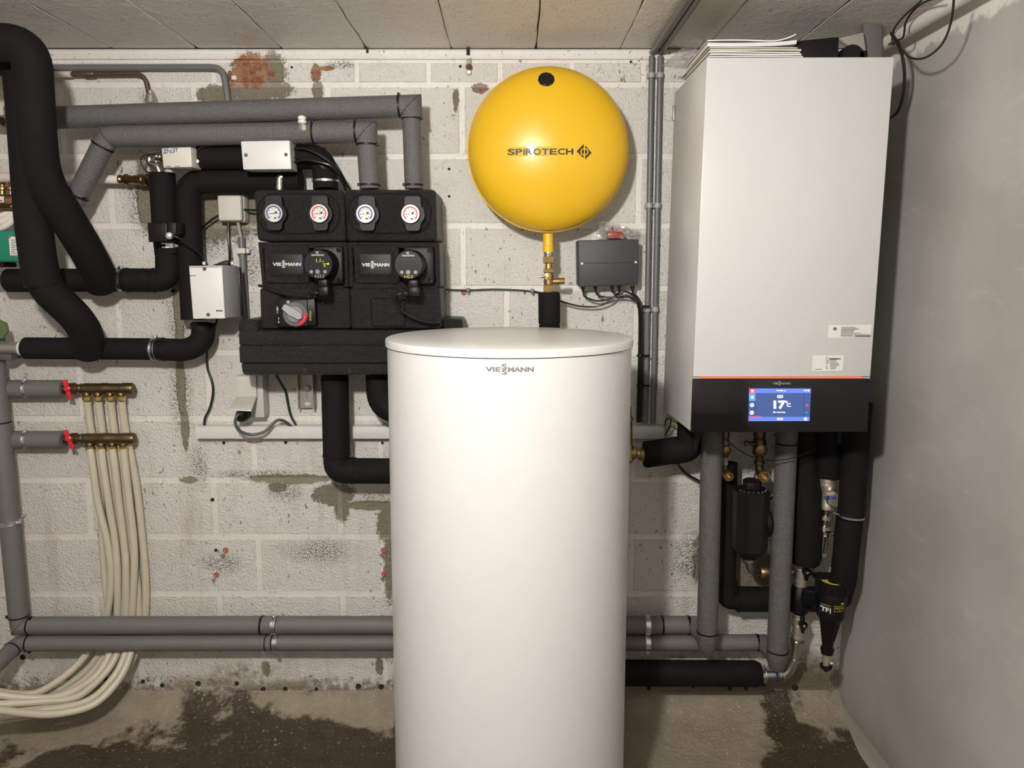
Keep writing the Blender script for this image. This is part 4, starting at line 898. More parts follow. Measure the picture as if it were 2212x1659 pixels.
# short upper black pipe to the left pump group
t = thing('insulated_pipe', 'black foam pipe behind the white junction box, bending down into the left pump group', 'pipe', P(703,410,2.16))
obj('insulation', MB().tube(fil(pp((432,340,2.165),(700,338,2.165),(704,411,2.15)), 0.085, 12), 26.5*mpp(340,2.165), 26), 'black_foam', t)
band(t, P(703.5,391,2.152), (0,0,1), 26.5*mpp(340,2.165), 0.006, 'chrome'); band(t, P(700,362,2.155), (0.55,0,1), 27*mpp(340,2.165), 0.006)
k = MB(); k.ring(P(428,340,2.165), (1,0,0), 0.014, 0.027, 0.006); k.lathe(P(426,348,2.13), (0,1,0), [(0.005,0),(0.005,0.03)], 10); obj('press_collar', k, 'chrome', t)

# ------------------------------------------------------------------ small boxes, left
t = thing('valve_actuator', 'cream zone valve head marked INST in blue ink', 'actuator', P(385,366,2.13))
b1_ = obj('housing', MB().pbox([(348,319),(412,317),(415,361),(352,363)], 2.095, 0.07, 0.004), 'cream_plastic', t)
obj('handwriting', text_into(text_into(text_into(prect(prect(prect(MB(),353,323,360.5,324.6,2.0944),355.6,324,357.6,331,2.0944),352.5,330,360,331.7,2.0944), 'N', (361,322,370,331), 2.0944, 0.0), '3', (371.5,322,377.5,330.5), 2.0944, 0.0), 'T', (378,320.5,385,328.5), 2.0944, 0.01), 'ink_blue', b1_)
k = MB()
for j in range(11): prect(k, 353+j*1.9+(6 if j > 5 else 0)*1.5, 319.6, 354+j*1.9+(6 if j > 5 else 0)*1.5, 321.2, 2.0944); prect(k, 357+j*2.2+(5 if j > 5 else 0)*1.5, 358.3, 358.2+j*2.2+(5 if j > 5 else 0)*1.5, 360.6, 2.0944)
obj('vent_slots', k, 'ink_black', b1_)
t = thing('junction_box', 'white rectangular junction box with two corner screws above the left pump group', 'box', P(578,366,2.12))
b1_ = obj('base', MB().pbox([(521,305),(626,303.5),(630,366),(526,366.5)], 2.09, 0.06, 0.003), 'white_plastic', t)
lid_ = obj('lid', MB().pbox([(519.5,304.8),(625,303),(629,365.5),(525,366.5)], 2.075, 0.017, 0.003), 'white_plastic', t)
for a, b_ in ((531,335),(617.5,334)): obj('screw_hole', MB().lathe(P(a,b_,2.0745), (0,1,0), [(0.0052,0.0006),(0.0048,0.0),(0.004,0.0001),(0.001,0.0002)], 14), 'grey_cable', lid_)
k = MB().pl((541,304),(541,301), 2.1, [(0,5),(2,5),(3,4)], 14); obj('plug', k, 'cream_plastic', t)
cable('black cable from the cream zone valve head to the white junction box', ((425,325,2.13),(440,317,2.13),(470,313,2.125),(505,312,2.12),(522,316,2.13)), 0.0026)
cable('black cable arching from the white junction box down behind the right pump group, upper', ((636,321,2.12),(660,322,2.11),(690,335,2.105),(715,352,2.11),(735,372,2.13),(750,400,2.16),(757,413,2.18)), 0.0034)
cable('black cable arching from the white junction box down behind the right pump group, lower', ((636,350,2.12),(655,346,2.105),(690,350,2.10),(716,358,2.105),(728,370,2.12),(742,395,2.15),(748,412,2.17)), 0.0034)
cable('thin black cable tied to the bend of the black pipe above the left pump group', ((636,340,2.12),(665,345,2.10),(700,353,2.10),(722,366,2.11),(738,390,2.14),(746,412,2.16)), 0.0026)
t = thing('square_junction_box', 'small square cream junction box below the black pipes', 'box', P(500,482,2.25))
obj('base', MB().pbox((472,420,529,480), 2.235, 0.042, 0.006, 3), 'aged_plastic', t); obj('lid', MB().pbox((468.5,421.5,522,477), 2.215, 0.022, 0.006, 3), 'aged_plastic', t)
cable('short black cable from the square junction box to the left pump group', ((526,453,2.24),(540,454,2.235),(556,454,2.22)), 0.0036)
cable('black cable slanting from the square junction box behind the black riser', ((472,466,2.24),(460,473,2.24),(446,484,2.245),(430,498,2.25)), 0.0036)
cable('black cable from the square junction box straight down to the grey valve box', ((493,480,2.25),(493,510,2.25),(496,545,2.24),(496,572,2.21)), 0.0036)
t = thing('conduit', 'short grey conduit between the square junction box and the header', 'conduit', P(530,692,2.25))
tubeo('pipe', pp((521,512,2.255),(532,694,2.255)), 0.0096, 'grey_pvc', t); tubeo('wire_sheath', spl(pp((514,478,2.245),(516,492,2.25),(521,516,2.255))), 0.005, 'light_grey_plastic', t)
k = MB().pbox((509,536,529,548), 2.24, 0.036, 0.002); k.pbox((528,538,538,547), 2.255, 0.02, 0.002); obj('saddle_clip', k, 'cream_plastic', t)
# valve box in front of the riser
t = thing('valve_control_box', 'pale grey valve motor box on the black riser', 'actuator', P(465,690,2.13))
hs = obj('housing', MB().pbox([(408,578),(479,578),(486,688),(417,689)], 2.075, 0.012, 0.002), 'white_plastic', t)
obj('body', MB().hexa([*pp((408,574,2.082),(480,573,2.082),(487,687,2.082),(417,689,2.082)), *pp((420,574,2.165),(514,574,2.165),(521,684,2.165),(428,686,2.165))], 0.002), 'light_grey_plastic', t)
obj('rear_plate', MB().pbox([(424,577),(517,577),(525,683),(430,685)], 2.165, 0.02, 0.003), 'black_plastic', t)
for a, b_ in ((441.5,581),(449.5,680)): obj('screw_hole', MB().lathe(P(a,b_,2.0743), (0,1,0), [(0.0055,0.0006),(0.005,0.0),(0.004,0.0001),(0.001,0.0002)], 14), 'grey_cable', hs)
q = MB(); [prect(q, 409.5+j*3.0, 594.5, 411.3+j*3.0, 596.5, 2.0745) for j in range(5)]; [prect(q, 467+j*3.6, 669.5, 469.6+j*3.6, 673, 2.0745) for j in range(4)]; obj('print', q, 'ink_black', hs)
for a in (441,502): obj('lug', MB().lathe(P(a,572,2.13), (0,0,1), [(0.004,0),(0.005,0.004),(0.003,0.009)], 10), 'white_plastic', t)
obj('sensor_plate', MB().pbox([(458,573),(486,562),(492,566),(493,574)], 2.12, 0.03, 0.002), 'black_satin', t)
# black valve motor on the riser
t = thing('valve_motor', 'small black box-shaped valve motor on the black riser', 'actuator', P(350,524,2.12))
obj('housing', MB().pbox([(317.5,481),(360,481),(361,521),(320.5,523)], 2.085, 0.075, 0.003), 'black_plastic', t); obj('side_cover', MB().pbox([(361,479.5),(379,480.5),(381,500),(371,508),(362,518)][0:1] + [(379,480.5),(380,505),(362,520)], 2.095, 0.06, 0.003), 'black_satin', t)
obj('cable_nut', MB().lathe(P(366,510,2.09), (0.5,-1,0.1), [(0.010,0),(0.0105,0.008),(0.007,0.016),(0.004,0.02)], 8), 'white_plastic', t)
cable('black cable curving from the small valve motor to the grey valve box', ((372,509,2.075),(386,514,2.08),(410,530,2.10),(428,545,2.12),(440,560,2.14),(448,572,2.14)), 0.003)

# ------------------------------------------------------------------ conduit and copper at the top left
t = thing('conduit', 'grey conduit along the wall top, bending down behind the upper grey pipe', 'conduit', P(493,225,2.26))
tubeo('pipe', fil(pp((-60,147,2.262),(482,145.5,2.262),(494,230,2.262)), 0.035), 0.0097, 'grey_pvc', t)
k = MB().box(P(500,172,2.272), P(510,163,2.272)+Vector((0,0.007,0)), 0.001); obj('saddle_clip', k, 'white_plastic', t)
t = thing('copper_pipe', 'old tarnished copper pipe bending into the wall at top left', 'pipe', P(325,220,2.255))
tubeo('pipe', fil(pp((-60,163,2.25),(312,159,2.25),(325,218,2.25)), 0.03), 0.0066, 'copper_old', t); tubeo('sleeve', pp((-60,162.5,2.25),(155,160.5,2.25)), 0.0092, 'cream_pipe', t)
obj('coupling', MB().pl((182,160.3),(205,160), 2.25, [(0,6),(1,7.4),(21,7.4),(23,6)], 16), 'copper_old', t); obj('wall_flange', MB().pl((325,196),(326,222), 2.25, [(0,6),(8,7),(10,10),(26,13)], 16), 'zinc', t)
t = thing('white_pipe', 'white plastic pipe ending in bronze press fittings behind the slanting grey pipe', 'pipe', P(250,395,2.24))
tubeo('pipe', pp((-60,381,2.215),(262,388,2.215)), 0.0125, 'white_pipe', t)
obj('press_fitting', MB().pl((244,387.5),(322,389), 2.215, [(0,7),(12,7),(13,9.5),(17,11),(20,9),(24,9),(27,12),(32,12),(34,9),(40,9),(44,9),(46,10),(56,10),(58,12),(64,13),(67,11),(70,13),(75,13),(78,9)], 20), 'bronze', t)

# ------------------------------------------------------------------ left edge, behind the thick pipes
t = thing('brass_manifold', 'brass distribution manifold half hidden behind the black pipe at the left edge', 'manifold', P(10,445,2.2))
obj('bar', MB().pl((-60,432),(42,434), 2.2, [(0,13),(40,13),(41,15),(46,15),(47,13),(102,13)], 16), 'brass_dull', t); obj('bar', MB().pl((-60,450),(42,452), 2.19, [(0,5),(102,5)], 12), 'brass_dark', t)
for a in (3,28): obj('sticker', MB().pbox([(a-4,424),(a+5,424),(a+5,437),(a-4,437)], 2.178, 0.002), 'label_paper', t); obj('print', MB().pbox([(a-4,432),(a+2,432),(a+1,435),(a-4,435)], 2.1775, 0.001), 'ink_red', t)
for a in (5,24): obj('valve_stem', MB().pl((a,420),(a,392), 2.2, [(0,6),(8,6),(10,8),(16,8),(18,5),(28,5)], 12), 'brass_dull', t)
t = thing('air_separator', 'metal valve fitting with a small brass vent at the left edge', 'valve', P(8,290,2.2))
obj('body', MB().pl((-20,262),(24,264), 2.2, [(0,11),(14,14),(30,14),(36,9),(44,9)], 16), 'zinc', t); obj('vent', MB().pl((14,250),(14,212), 2.2, [(0,5),(10,5),(12,6.5),(18,6.5),(20,4),(38,3)], 12), 'brass', t); obj('hand_knob', MB().lathe(P(5,262,2.175), (0,-1,0), [(0.008,0),(0.012,0.004),(0.010,0.012)], 12), 'black_gloss', t)
for i, (a, lab) in enumerate((((-20,143,22,165),'upper cream pipe slanting behind the black pipe at the left edge'),((-20,178,24,205),'lower cream pipe slanting behind the black pipe at the left edge'))):
    tag(tubeo('cream_pipe', pp((a[0],a[1],2.22),(a[2],a[3],2.2),(a[2]+40,a[3]+22,2.2)), 0.0105, 'cream_pipe'), lab, 'pipe')
tag(tubeo('riser_pipe', pp((20,280,2.23),(27,375,2.23)), 0.007, 'cream_pipe'), 'thin upright cream pipe just left of the thick black pipe', 'pipe')
tag(tubeo('pink_pipe', pp((-40,384,2.17),(36,383,2.17)), 0.014, 'pink_pipe'), 'pinkish horizontal pipe above the brass distribution manifold', 'pipe')
for i, off_ in enumerate((0,11,23)):
    tag(tubeo('hose', spl(pp((-40,462+off_*1.1,2.2),(0,466+off_*1.15,2.2),(22,456+off_*1.1,2.2),(38,438+off_,2.2),(44,425+off_,2.21))), 0.009, 'white_pipe'), ('upper','middle','lower')[i] + ' of three white hoses curling below the brass distribution manifold', 'hose')
t = thing('green_actuator', 'green actuator box with a paper type label at the left edge', 'actuator', P(15,568,2.17))
obj('housing', MB().pbox([(-40,497),(40,498),(44,566),(-40,564)], 2.12, 0.09, 0.006), 'green_plastic', t); obj('foot', MB().pbox((-30,566,8,577), 2.14, 0.06, 0.004), 'black_plastic', t)
lbp = obj('type_label', MB().pbox([(18.5,510.5),(40,512),(43,554),(22,553)], 2.1195, 0.0008), 'label_paper', t)
q = MB(); [prect(q, 24, 518+j*4.2, 24+(13 if j % 2 else 9), 519.3+j*4.2, 2.119) for j in range(8)]; obj('print', q, 'ink_black', lbp); q = MB(); prect(q, 22, 551.5, 43, 553.3, 2.119); prect(q, 19,511,23,515,2.119); obj('print', q, 'ink_red', lbp)
t = thing('green_valve', 'old green-painted gate valve at the left edge', 'valve', P(5,745,2.2))
k = MB(); k.lathe(P(2,712,2.17), (0,-1,0.1), [(0.012,0),(0.028,0.003),(0.031,0.008),(0.028,0.013),(0.012,0.014)], 7); obj('hand_wheel', k, 'green_paint', t); obj('bonnet', MB().pl((-4,700),(-2,760), 2.2, [(0,8),(14,8),(16,12),(40,12),(60,15)], 12), 'green_paint', t)
t = thing('steel_fitting', 'grey steel pipe end entering the lower black horizontal pipe', 'fitting', P(25,775,2.19))
obj('pipe', MB().pl((-40,751),(52,752), 2.19, [(0,16),(45,16),(46,13),(80,13),(81,16),(92,16)], 18), 'zinc', t); obj('bracket', MB().pbox((-20,765,24,779), 2.17, 0.05, 0.004), 'grey_cable', t)
obj('seal', MB().pl((45,752),(53,752), 2.19, [(0,14),(1,17),(8,17)], 18), 'white_plastic', t)
tag(obj('steel_fitting', MB().pl((-40,604),(20,606), 2.19, [(0,13),(30,13),(31,10),(60,10)], 16), 'zinc'), 'grey steel pipe end entering the upper black horizontal pipe', 'fitting')

# ------------------------------------------------------------------ socket, trunking, cables below the header
t = thing('wall_socket', 'surface-mounted double socket with its lower flap held open by a plug', 'socket', P(540,905,2.25))
obj('body', MB().pbox([(508,812),(567,812),(571,902),(514,903)], 2.225, 0.052, 0.003), 'aged_plastic', t); obj('upper_flap', MB().pbox([(506,813),(553,812),(554,858),(507,859)], 2.214, 0.012, 0.002), 'aged_plastic', t)
fl_ = MB(); a = pp((510,860,2.214),(555,858.5,2.214)); b_ = pp((543,889,2.15),(494,887,2.15)); up = Vector((0,0.002,0.005))
fl_.hexa([b_[1]+up, b_[0]+up, b_[0], b_[1], a[0]+up, a[1]+up, a[1], a[0]], 0.001); obj('lower_flap', fl_, 'aged_plastic', t)
k = MB().lathe(P(528,893,2.222), (0,-1,-0.15), [(0.021,0),(0.021,0.015),(0.016,0.035),(0.008,0.042)], 20); tag(obj('mains_plug', k, 'black_plastic'), 'black mains plug in the wall socket under its open flap', 'plug')
cable('thick grey cable looping from the wall socket into the white trunking', ((526,892,2.19),(514,896,2.175),(508,912,2.17),(517,930,2.175),(542,939,2.19),(570,933,2.2),(590,915,2.215),(602,907,2.22),(616,911,2.235),(630,922,2.255)), 0.0046, 'grey_cable')
cable('black cable hanging from the header to the white trunking', ((594,806,2.25),(606,826,2.255),(617,846,2.26),(622,872,2.262),(628,897,2.262),(637,914,2.262),(640,923,2.262)), 0.0037)
cable('thin black cable snaking from the black elbow down to the left end of the trunking', ((470,688,2.2),(462,715,2.22),(450,745,2.25),(447,765,2.258),(448,795,2.262),(458,825,2.262),(460,850,2.262),(453,882,2.262),(443,903,2.262),(441,923,2.262)), 0.0036)
t = thing('cable_trunking', 'long white cable trunking on the wall behind the tank', 'trunking', P(640,950,2.26))
def trunk(x0, x1, tt):
    a = P(x0,922,2.24); b_ = P(x1,948,2.24)
    obj('channel', MB().box((a.x+0.002,2.245,b_.z+0.002),(b_.x-0.002,2.278,a.z+0.0)), 'white_plastic', tt); obj('cover', MB().box((a.x,2.24,b_.z),(b_.x,2.272,a.z-0.002), 0.002), 'white_plastic', tt)
trunk(422, 1130, t)
t = thing('cable_trunking', 'short white end of trunking beside the boiler foot', 'trunking', P(1400,945,2.26)); trunk(1300, 1436, t)
cable('green and yellow earth wire bending out of the short trunking under the boiler', ((1430,930,2.25),(1443,913,2.23),(1455,915,2.2),(1468,922,2.17),(1485,925,2.12)), 0.0024, 'earth_wire')
cable('thin black wire bending out of the short trunking under the boiler', ((1432,934,2.25),(1440,905,2.23),(1450,908,2.21),(1445,925,2.22),(1436,940,2.24)), 0.002)

# ------------------------------------------------------------------ black pipes dropping from the header
yk = 2.17; rk = 29*mpp(900,yk)
t = thing('insulated_pipe', 'black foam pipe dropping from the header and turning behind the tank', 'pipe', P(740,1045,yk))
obj('insulation', MB().tube(pp((723,806,yk),(727,984,yk)), rk, 26), 'black_foam', t)
obj('elbow_cover', MB().tube(fil(pp((727,980,yk),(729,1015,yk),(768,1017,yk)), 0.05), rk, 26), 'black_foam', t)
obj('insulation', MB().tube(pp((764,1017,yk),(905,1018,yk)), 27.5*mpp(1017,yk), 26), 'black_foam', t)
band(t, P(727,984,yk), (0,0,1), rk, 0.005, knob=(1,-0.3,0)); band(t, P(766,1017,yk), (1,0,0), 27.6*mpp(1017,yk), 0.005, knob=(0.3,-0.5,1))
obj('pipe_end', MB().pl((723,803),(723,818), yk, [(0,26),(15,26)], 20), 'black_plastic', t)
t = thing('insulated_pipe', 'short black foam elbow from the header to the back of the tank', 'pipe', P(830,905,2.15))
obj('insulation', MB().tube(fil(pp((819,806,2.16),(822,882,2.16),(900,888,2.16)), 0.07), 29*mpp(850,2.16), 26), 'black_foam', t); band(t, P(820.5,839,2.16), (0,0,1), 29*mpp(850,2.16), 0.005)

# ------------------------------------------------------------------ floor-heating manifolds with their cream pipes
def manifold(lab, yc, x0, outs, dx):
    t = thing('pipe_manifold', lab, 'manifold', P(235,yc+28,2.23)); Y = 2.225
    m = mpp(yc,Y)
    obj('bar', MB().pl((172+dx,yc-1),(288+dx,yc-1), Y, [(0,9),(3,11),(5,9.5),(8,9.5),(10,11.3),(45,11.3),(47,12),(60,12),(62,11.3),(92,11.3),(93,12.3),(112,12.3),(116,10.5)], 22), 'brass_dark', t)
    vb = obj('ball_valve', MB().pl((138+dx,yc),(174+dx,yc-1), Y, [(0,11),(14,11),(15,12.5),(24,12.5),(26,9.5),(36,9.5)], 20), 'brass_dark', t)
    h = MB(); c = P(145+dx, yc, Y-0.02)
    h.lathe(c+Vector((0,0.01,0)), (0,-1,0), [(0.008,0),(0.010,0.006),(0.010,0.012),(0.006,0.015)], 14)
    for s, ln in ((1, 19), (-1, 22)):
        e_ = Vector((-0.006*s if dx == 0 else -0.010*s, 0, s*ln*m)); w_ = Vector((0.0085,0,0.001*s)); th = Vector((0,0.006,0)); b0_ = c+Vector((0,-0.002,0))
        h.hexa([b0_+e_-w_, b0_+e_+w_, b0_+w_*0.7, b0_-w_*0.7, b0_+e_-w_+th, b0_+e_+w_+th, b0_+w_*0.7+th, b0_-w_*0.7+th], 0.002)
    obj('lever', h, 'red_plastic', vb, label='red butterfly lever')
    for x in outs:
        obj('outlet', MB().pl((x-1,yc+6),(x,yc+18), Y, [(0,8),(7,9),(9,6),(12,6)], 14), 'brass_dark', t)
        obj('compression_nut', MB().pl((x,yc+15),(x,yc+26), Y, [(0,8),(1,9.4),(9,9.4),(11,8)], 6), 'brass', t, ang=25)
    return t
manifold('upper brass pipe manifold with a red lever and four outlets', 840, 0, (188,212,238.5,262), 0)
manifold('lower brass pipe manifold with a red lever and four outlets', 948, 0, (195,219,243,267), 3)
def mpipe(lab, pts): tag(tubeo('cream_pipe', spl(pp(*pts), 7), 0.0112, 'cream_pipe', None, 14), lab, 'pipe', 'cream pipes from the brass manifolds')
yw, yu = 2.222, 2.262
low = [(1,((195,970,yw),(201,1010,yw),(213,1090,2.232),(232,1169,2.236),(240,1235,2.238),(236,1300,2.245),(226,1345,2.25),(190,1408,2.235),(150,1452,2.20),(90,1492,2.16),(40,1500,2.13),(-40,1488,2.10))),
       (2,((219,970,yw),(224,1010,yw),(236,1090,2.232),(249,1169,2.238),(254,1240,2.24),(252,1345,2.25),(238,1410,2.22),(205,1462,2.17),(140,1500,2.13),(70,1508,2.10),(-40,1496,2.06))),
       (3,((243,970,yw),(249,1010,yw),(258,1090,2.232),(268,1169,2.238),(273,1240,2.24),(270,1345,2.25),(254,1410,2.22),(222,1460,2.17),(165,1506,2.13),(90,1515,2.10),(-40,1524,2.04))),
       (4,((267,970,yw),(271,1010,yw),(280,1090,2.232),(289,1169,2.238),(290,1240,2.24),(284,1345,2.25),(272,1408,2.21),(246,1462,2.16),(190,1514,2.11),(100,1534,2.07),(-40,1556,1.99)))]
up = [(1,((188,862,yw+0.012),(197,930,yu-0.012),(212,1000,yu-0.008),(219,1100,yu-0.004),(222,1180,yu),(228,1260,yu),(236,1345,yu),(215,1412,2.255),(170,1462,2.235),(110,1496,2.20),(40,1512,2.16),(-40,1520,2.1))),
      (2,((212,862,yw+0.012),(221,930,yu-0.012),(234,1000,yu-0.008),(246,1100,yu-0.004),(259,1180,yu),(264,1260,yu),(264,1345,yu),(228,1412,2.25),(190,1462,2.22),(130,1500,2.18),(60,1512,2.14),(-40,1508,2.09))),
      (3,((238.5,862,yw+0.012),(247,930,yu-0.012),(259,1000,yu-0.008),(269,1100,yu-0.004),(283,1180,yu),(297,1260,yu),(299,1345,yu),(283,1410,2.20),(258,1466,2.15),(205,1520,2.09),(130,1541,2.04),(60,1541,1.99),(-40,1528,1.92))),
      (4,((262,862,yw+0.012),(271,930,yu-0.012),(286,1000,yu-0.01),(298,1075,yu-0.006),(308,1169,yu),(315,1260,yu),(312,1345,yu),(292,1411,2.23),(262,1462,2.19),(205,1512,2.15),(110,1530,2.10),(-40,1545,2.02)))]
for n_, p_ in low: mpipe('cream pipe from the lower brass manifold, %s outlet from the left' % ('first','second','third','fourth')[n_-1], p_)
for n_, p_ in up: mpipe('cream pipe from the upper brass manifold, %s outlet from the left' % ('first','second','third','fourth')[n_-1], p_)
# grey feed pipes of the manifolds
for yc, lab, x0 in ((840,'grey foam-covered feed pipe of the upper brass manifold',-60),(950,'grey foam-covered feed pipe of the lower brass manifold',4)):
    t = thing('insulated_pipe', lab, 'pipe', P(70,yc+20,2.225)); r_ = 19.5*mpp(yc,2.225)
    obj('insulation', MB().tube(pp((x0,yc,2.225),(56,yc,2.225)), r_, 22), 'grey_foam_smooth', t); obj('insulation', MB().tube(pp((63,yc,2.225),(139,yc,2.225)), r_*0.99, 22), 'grey_foam_smooth', t)
    clamp(t, P(60,yc,2.225), (1,0,0), r_*0.86, (0,-0.2,1), 0.010)
# upright at the far left and the two long grey pipes along the floor
yg = 2.20; ru = 18.7*mpp(1350,yg); rv = 17*mpp(1388,yg)
t = thing('insulated_pipe', 'grey foam-covered upright pipe at the left edge of the picture', 'pipe', P(42,1340,yg))
obj('insulation', MB().tube(pp((-12,780,yg),(0,905,yg),(41,1333,yg)), 20*mpp(1200,yg), 22), 'grey_foam_smooth', t)
clamp(t, P(21,1128,yg), (0.09,0,-1), 20*mpp(1200,yg)*0.98, (1,-0.3,0.1), 0.012); band(t, P(0.5,912,yg), (0,0,1), 20*mpp(1200,yg), 0.004)
band(t, P(40,1330,yg), (0,0,1), 20*mpp(1200,yg), 0.004, knob=(-1,-0.3,0))
t = thing('insulated_pipe', 'upper of the two long grey foam-covered pipes along the foot of the wall', 'pipe', P(700,1370,yg))
A, B, C1 = pp((41,1332,yg),(44,1352,yg),(66,1351,yg)); mitre(t, A, B, C1, ru, 'grey_foam_smooth')
obj('insulation', MB().tube(pp((64,1351,yg),(588,1350,yg)), ru, 22), 'grey_foam_smooth', t); obj('insulation', MB().tube(pp((600,1350,yg),(1505,1350,yg)), ru, 22), 'grey_foam_smooth', t)
band(t, P(66,1351,yg), (1,0,0), ru, 0.004, knob=(0.2,-0.3,1)); band(t, P(566,1350,yg), (1,0,0), ru, 0.006); band(t, P(1430,1350,yg), (1,0,0), ru, 0.006); band(t, P(1487,1350,yg), (1,0,0), ru, 0.006, knob=(0,-0.3,1))
clamp(t, P(594,1350,yg), (1,0,0), ru, (0,-0.2,1), 0.012); clamp(t, P(1398,1350,yg), (1,0,0), ru, (0,-0.2,1), 0.012)
yq = 2.115; rq = 22.5*mpp(1150,yq)
obj('elbow_cover', MB().tube(pp((1500,1350,yg),(1528,1378,yq)), ru*1.02, 22), 'grey_foam_smooth', t)
obj('riser_insulation', MB().tube(pp((1539,885,yq),(1528,1368,yq),(1527,1388,yq),(1527,1400,yq+0.008)), rq, 24, rs=[rq,rq,rq*0.98,rq*0.8]), 'grey_foam', t)
band(t, P(1528,1364,yq), (0,0,1), rq, 0.004)
t = thing('insulated_pipe', 'lower of the two long grey foam-covered pipes along the foot of the wall', 'pipe', P(700,1406,yg))
obj('insulation', MB().tube(pp((60,1389,yg),(588,1388,yg)), rv, 22), 'grey_foam_smooth', t); obj('insulation', MB().tube(pp((600,1388,yg),(1655,1388,yg)), rv, 22), 'grey_foam_smooth', t)
obj('elbow_cover', MB().tube(fil(pp((66,1389,yg),(40,1390,yg),(-30,1455,yg-0.13)), 0.02), rv, 22), 'grey_foam_smooth', t); band(t, P(62,1389,yg), (1,0,0), rv, 0.004, knob=(0.2,-0.3,-1)); band(t, P(25,1404,yg-0.028), P(-30,1455,yg-0.13)-P(40,1390,yg), rv*1.01, 0.004)
clamp(t, P(597,1388,yg), (1,0,0), rv, (0,-0.2,-1), 0.012); clamp(t, P(1398,1388,yg), (1,0,0), rv, (0,-0.2,-1), 0.012); band(t, P(576,1388,yg), (1,0,0), rv, 0.003); band(t, P(1635,1388,yg), (1,0,0), rv, 0.006, knob=(0,-0.3,1))
obj('elbow_cover', MB().tube(pp((1650,1388,yg),(1679,1418,yq)), rv*1.1, 22), 'grey_foam_smooth', t)
obj('riser_insulation', MB().tube(pp((1702,885,yq),(1679,1408,yq),(1678,1424,yq),(1678,1438,yq+0.008)), rq, 24, rs=[rq,rq,rq*0.98,rq*0.8]), 'grey_foam', t)
band(t, P(1680,1404,yq), (0,0,1), rq, 0.004); band(t, P(1700,957,yq), (0,0,1), rq, 0.005)

# ------------------------------------------------------------------ under the boiler
t = thing('insulated_pipe', 'black foam pipe low on the wall right of the tank, ending in a steel elbow', 'pipe', P(1500,1485,2.2))
yl = 2.19; rl_ = 27*mpp(1455,yl)
obj('insulation', MB().tube(pp((1240,1453,yl),(1632,1455,yl),(1642,1455,yl)), rl_, 26, rs=[rl_,rl_,rl_*0.85]), 'black_foam', t); clamp(t, P(1648,1457,yl), (1,0,0), 16*mpp(1455,yl), (-0.2,-0.2,1), 0.010, False)
k = MB().tube(fil(pp((1640,1458,yl),(1700,1458,yl),(1718,1420,yl),(1722,1378,yl)), 0.035), 11.5*mpp(1450,yl), 18)
obj('steel_elbow', k, 'steel', t); k = MB(); k.ring(P(1682,1458,yl), (1,0,0), 0.016, 0.0205, 0.007); k.ring(P(1690,1458,yl), (1,0,0), 0.016, 0.0195, 0.008); k.ring(P(1717,1423,yl), (0.1,0,1), 0.016, 0.021, 0.007); k.ring(P(1721,1386,yl), (0.1,0,1), 0.016, 0.022, 0.008); obj('press_collar', k, 'steel', t)
k = MB().ring(P(1675.5,1458,yl), (1,0,0), 0.0165, 0.0178, 0.006); obj('ink_mark', k, 'ink_blue', t)
# magnetic filter with two valves
t = thing('magnetic_filter', 'black magnetic dirt filter marked TF1 with two shut-off valves', 'filter', P(1785,1440,2.12))
k = MB().pl((1721,1380),(1727,1325), yl, [(0,12),(4,15),(8,15),(10,12),(14,12),(16,14),(30,14),(32,12),(34,14),(46,13),(48,11),(55,11)], 18); va = obj('lower_valve', k, 'nickel', t)
k = MB().pl((1729,1268),(1734,1205), yl, [(0,12),(2,14.5),(16,14.5),(18,12),(24,12),(26,13.5),(40,13.5),(42,12),(52,12),(54,10),(63,10)], 18); vb = obj('upper_valve', k, 'nickel', t)
for v_, x, y in ((va,1735,1350),(vb,1743,1236)):
    k = MB(); c = P(x,y,yl-0.03); k.lathe(c+Vector((-0.004,0.03,0)), (0.1,-1,0), [(0.009,0),(0.009,0.024),(0.0125,0.026),(0.0125,0.036)], 14); k.pbox([(x-5,y-19),(x+3,y-20),(x+5,y),(x-7,y)], yl-0.038, 0.008, 0.002); k.pbox([(x-6,y),(x+6,y),(x+2,y+20),(x-4,y+18)], yl-0.038, 0.008, 0.002)
    obj('lever', k, 'black_gloss', v_); obj('lever_screw', MB().lathe(c+Vector((0,-0.009,0)), (0,-1,0), [(0.005,0),(0.005,0.002),(0.003,0.003)], 12), 'chrome', v_)
k = MB().pl((1726,1325),(1728,1264), yl, [(0,14),(5,18),(14,21),(30,24),(44,23),(54,18),(61,15)], 24); obj('tee_body', k, 'black_satin', t)
obj('lower_nut', MB().pl((1725,1329),(1725.5,1317), yl, [(0,12),(2,14.5),(10,14.5),(12,13)], 16), 'nickel', t)
k = MB().tube(pp((1732,1292,yl),(1775,1293,2.135)), 0.030, 20); k.ring(P(1748,1293,yl-0.018), P(1775,1293,2.135)-P(1732,1292,yl), 0.03, 0.036, 0.010); k.ring(P(1755,1293,yl-0.028), P(1775,1293,2.135)-P(1732,1292,yl), 0.03, 0.034, 0.006); obj('union_ring', k, 'black_plastic', t)
yt = 2.10; m = mpp(1330,yt)
fb = obj('canister', MB().pl((1800,1253),(1786,1414), yt, [(0,30),(2,33),(22,33),(24,29.5),(30,31),(76,28),(84,22),(118,14),(140,11.5),(146,11),(147,14),(153,14),(154,12.5),(159,12.5),(161,8)], 28), 'black_plastic', t, ang=30)
k = MB()
for j in range(12):
    an = 2*math.pi*j/12; c = P(1799,1266,yt); k.lathe(c+Vector((math.cos(an)*33*m, math.sin(an)*33*m, -0.012)), (0,0,1), [(0.004,0),(0.004,0.022)], 8)
obj('grip_rib', k, 'black_plastic', t)
k = MB()
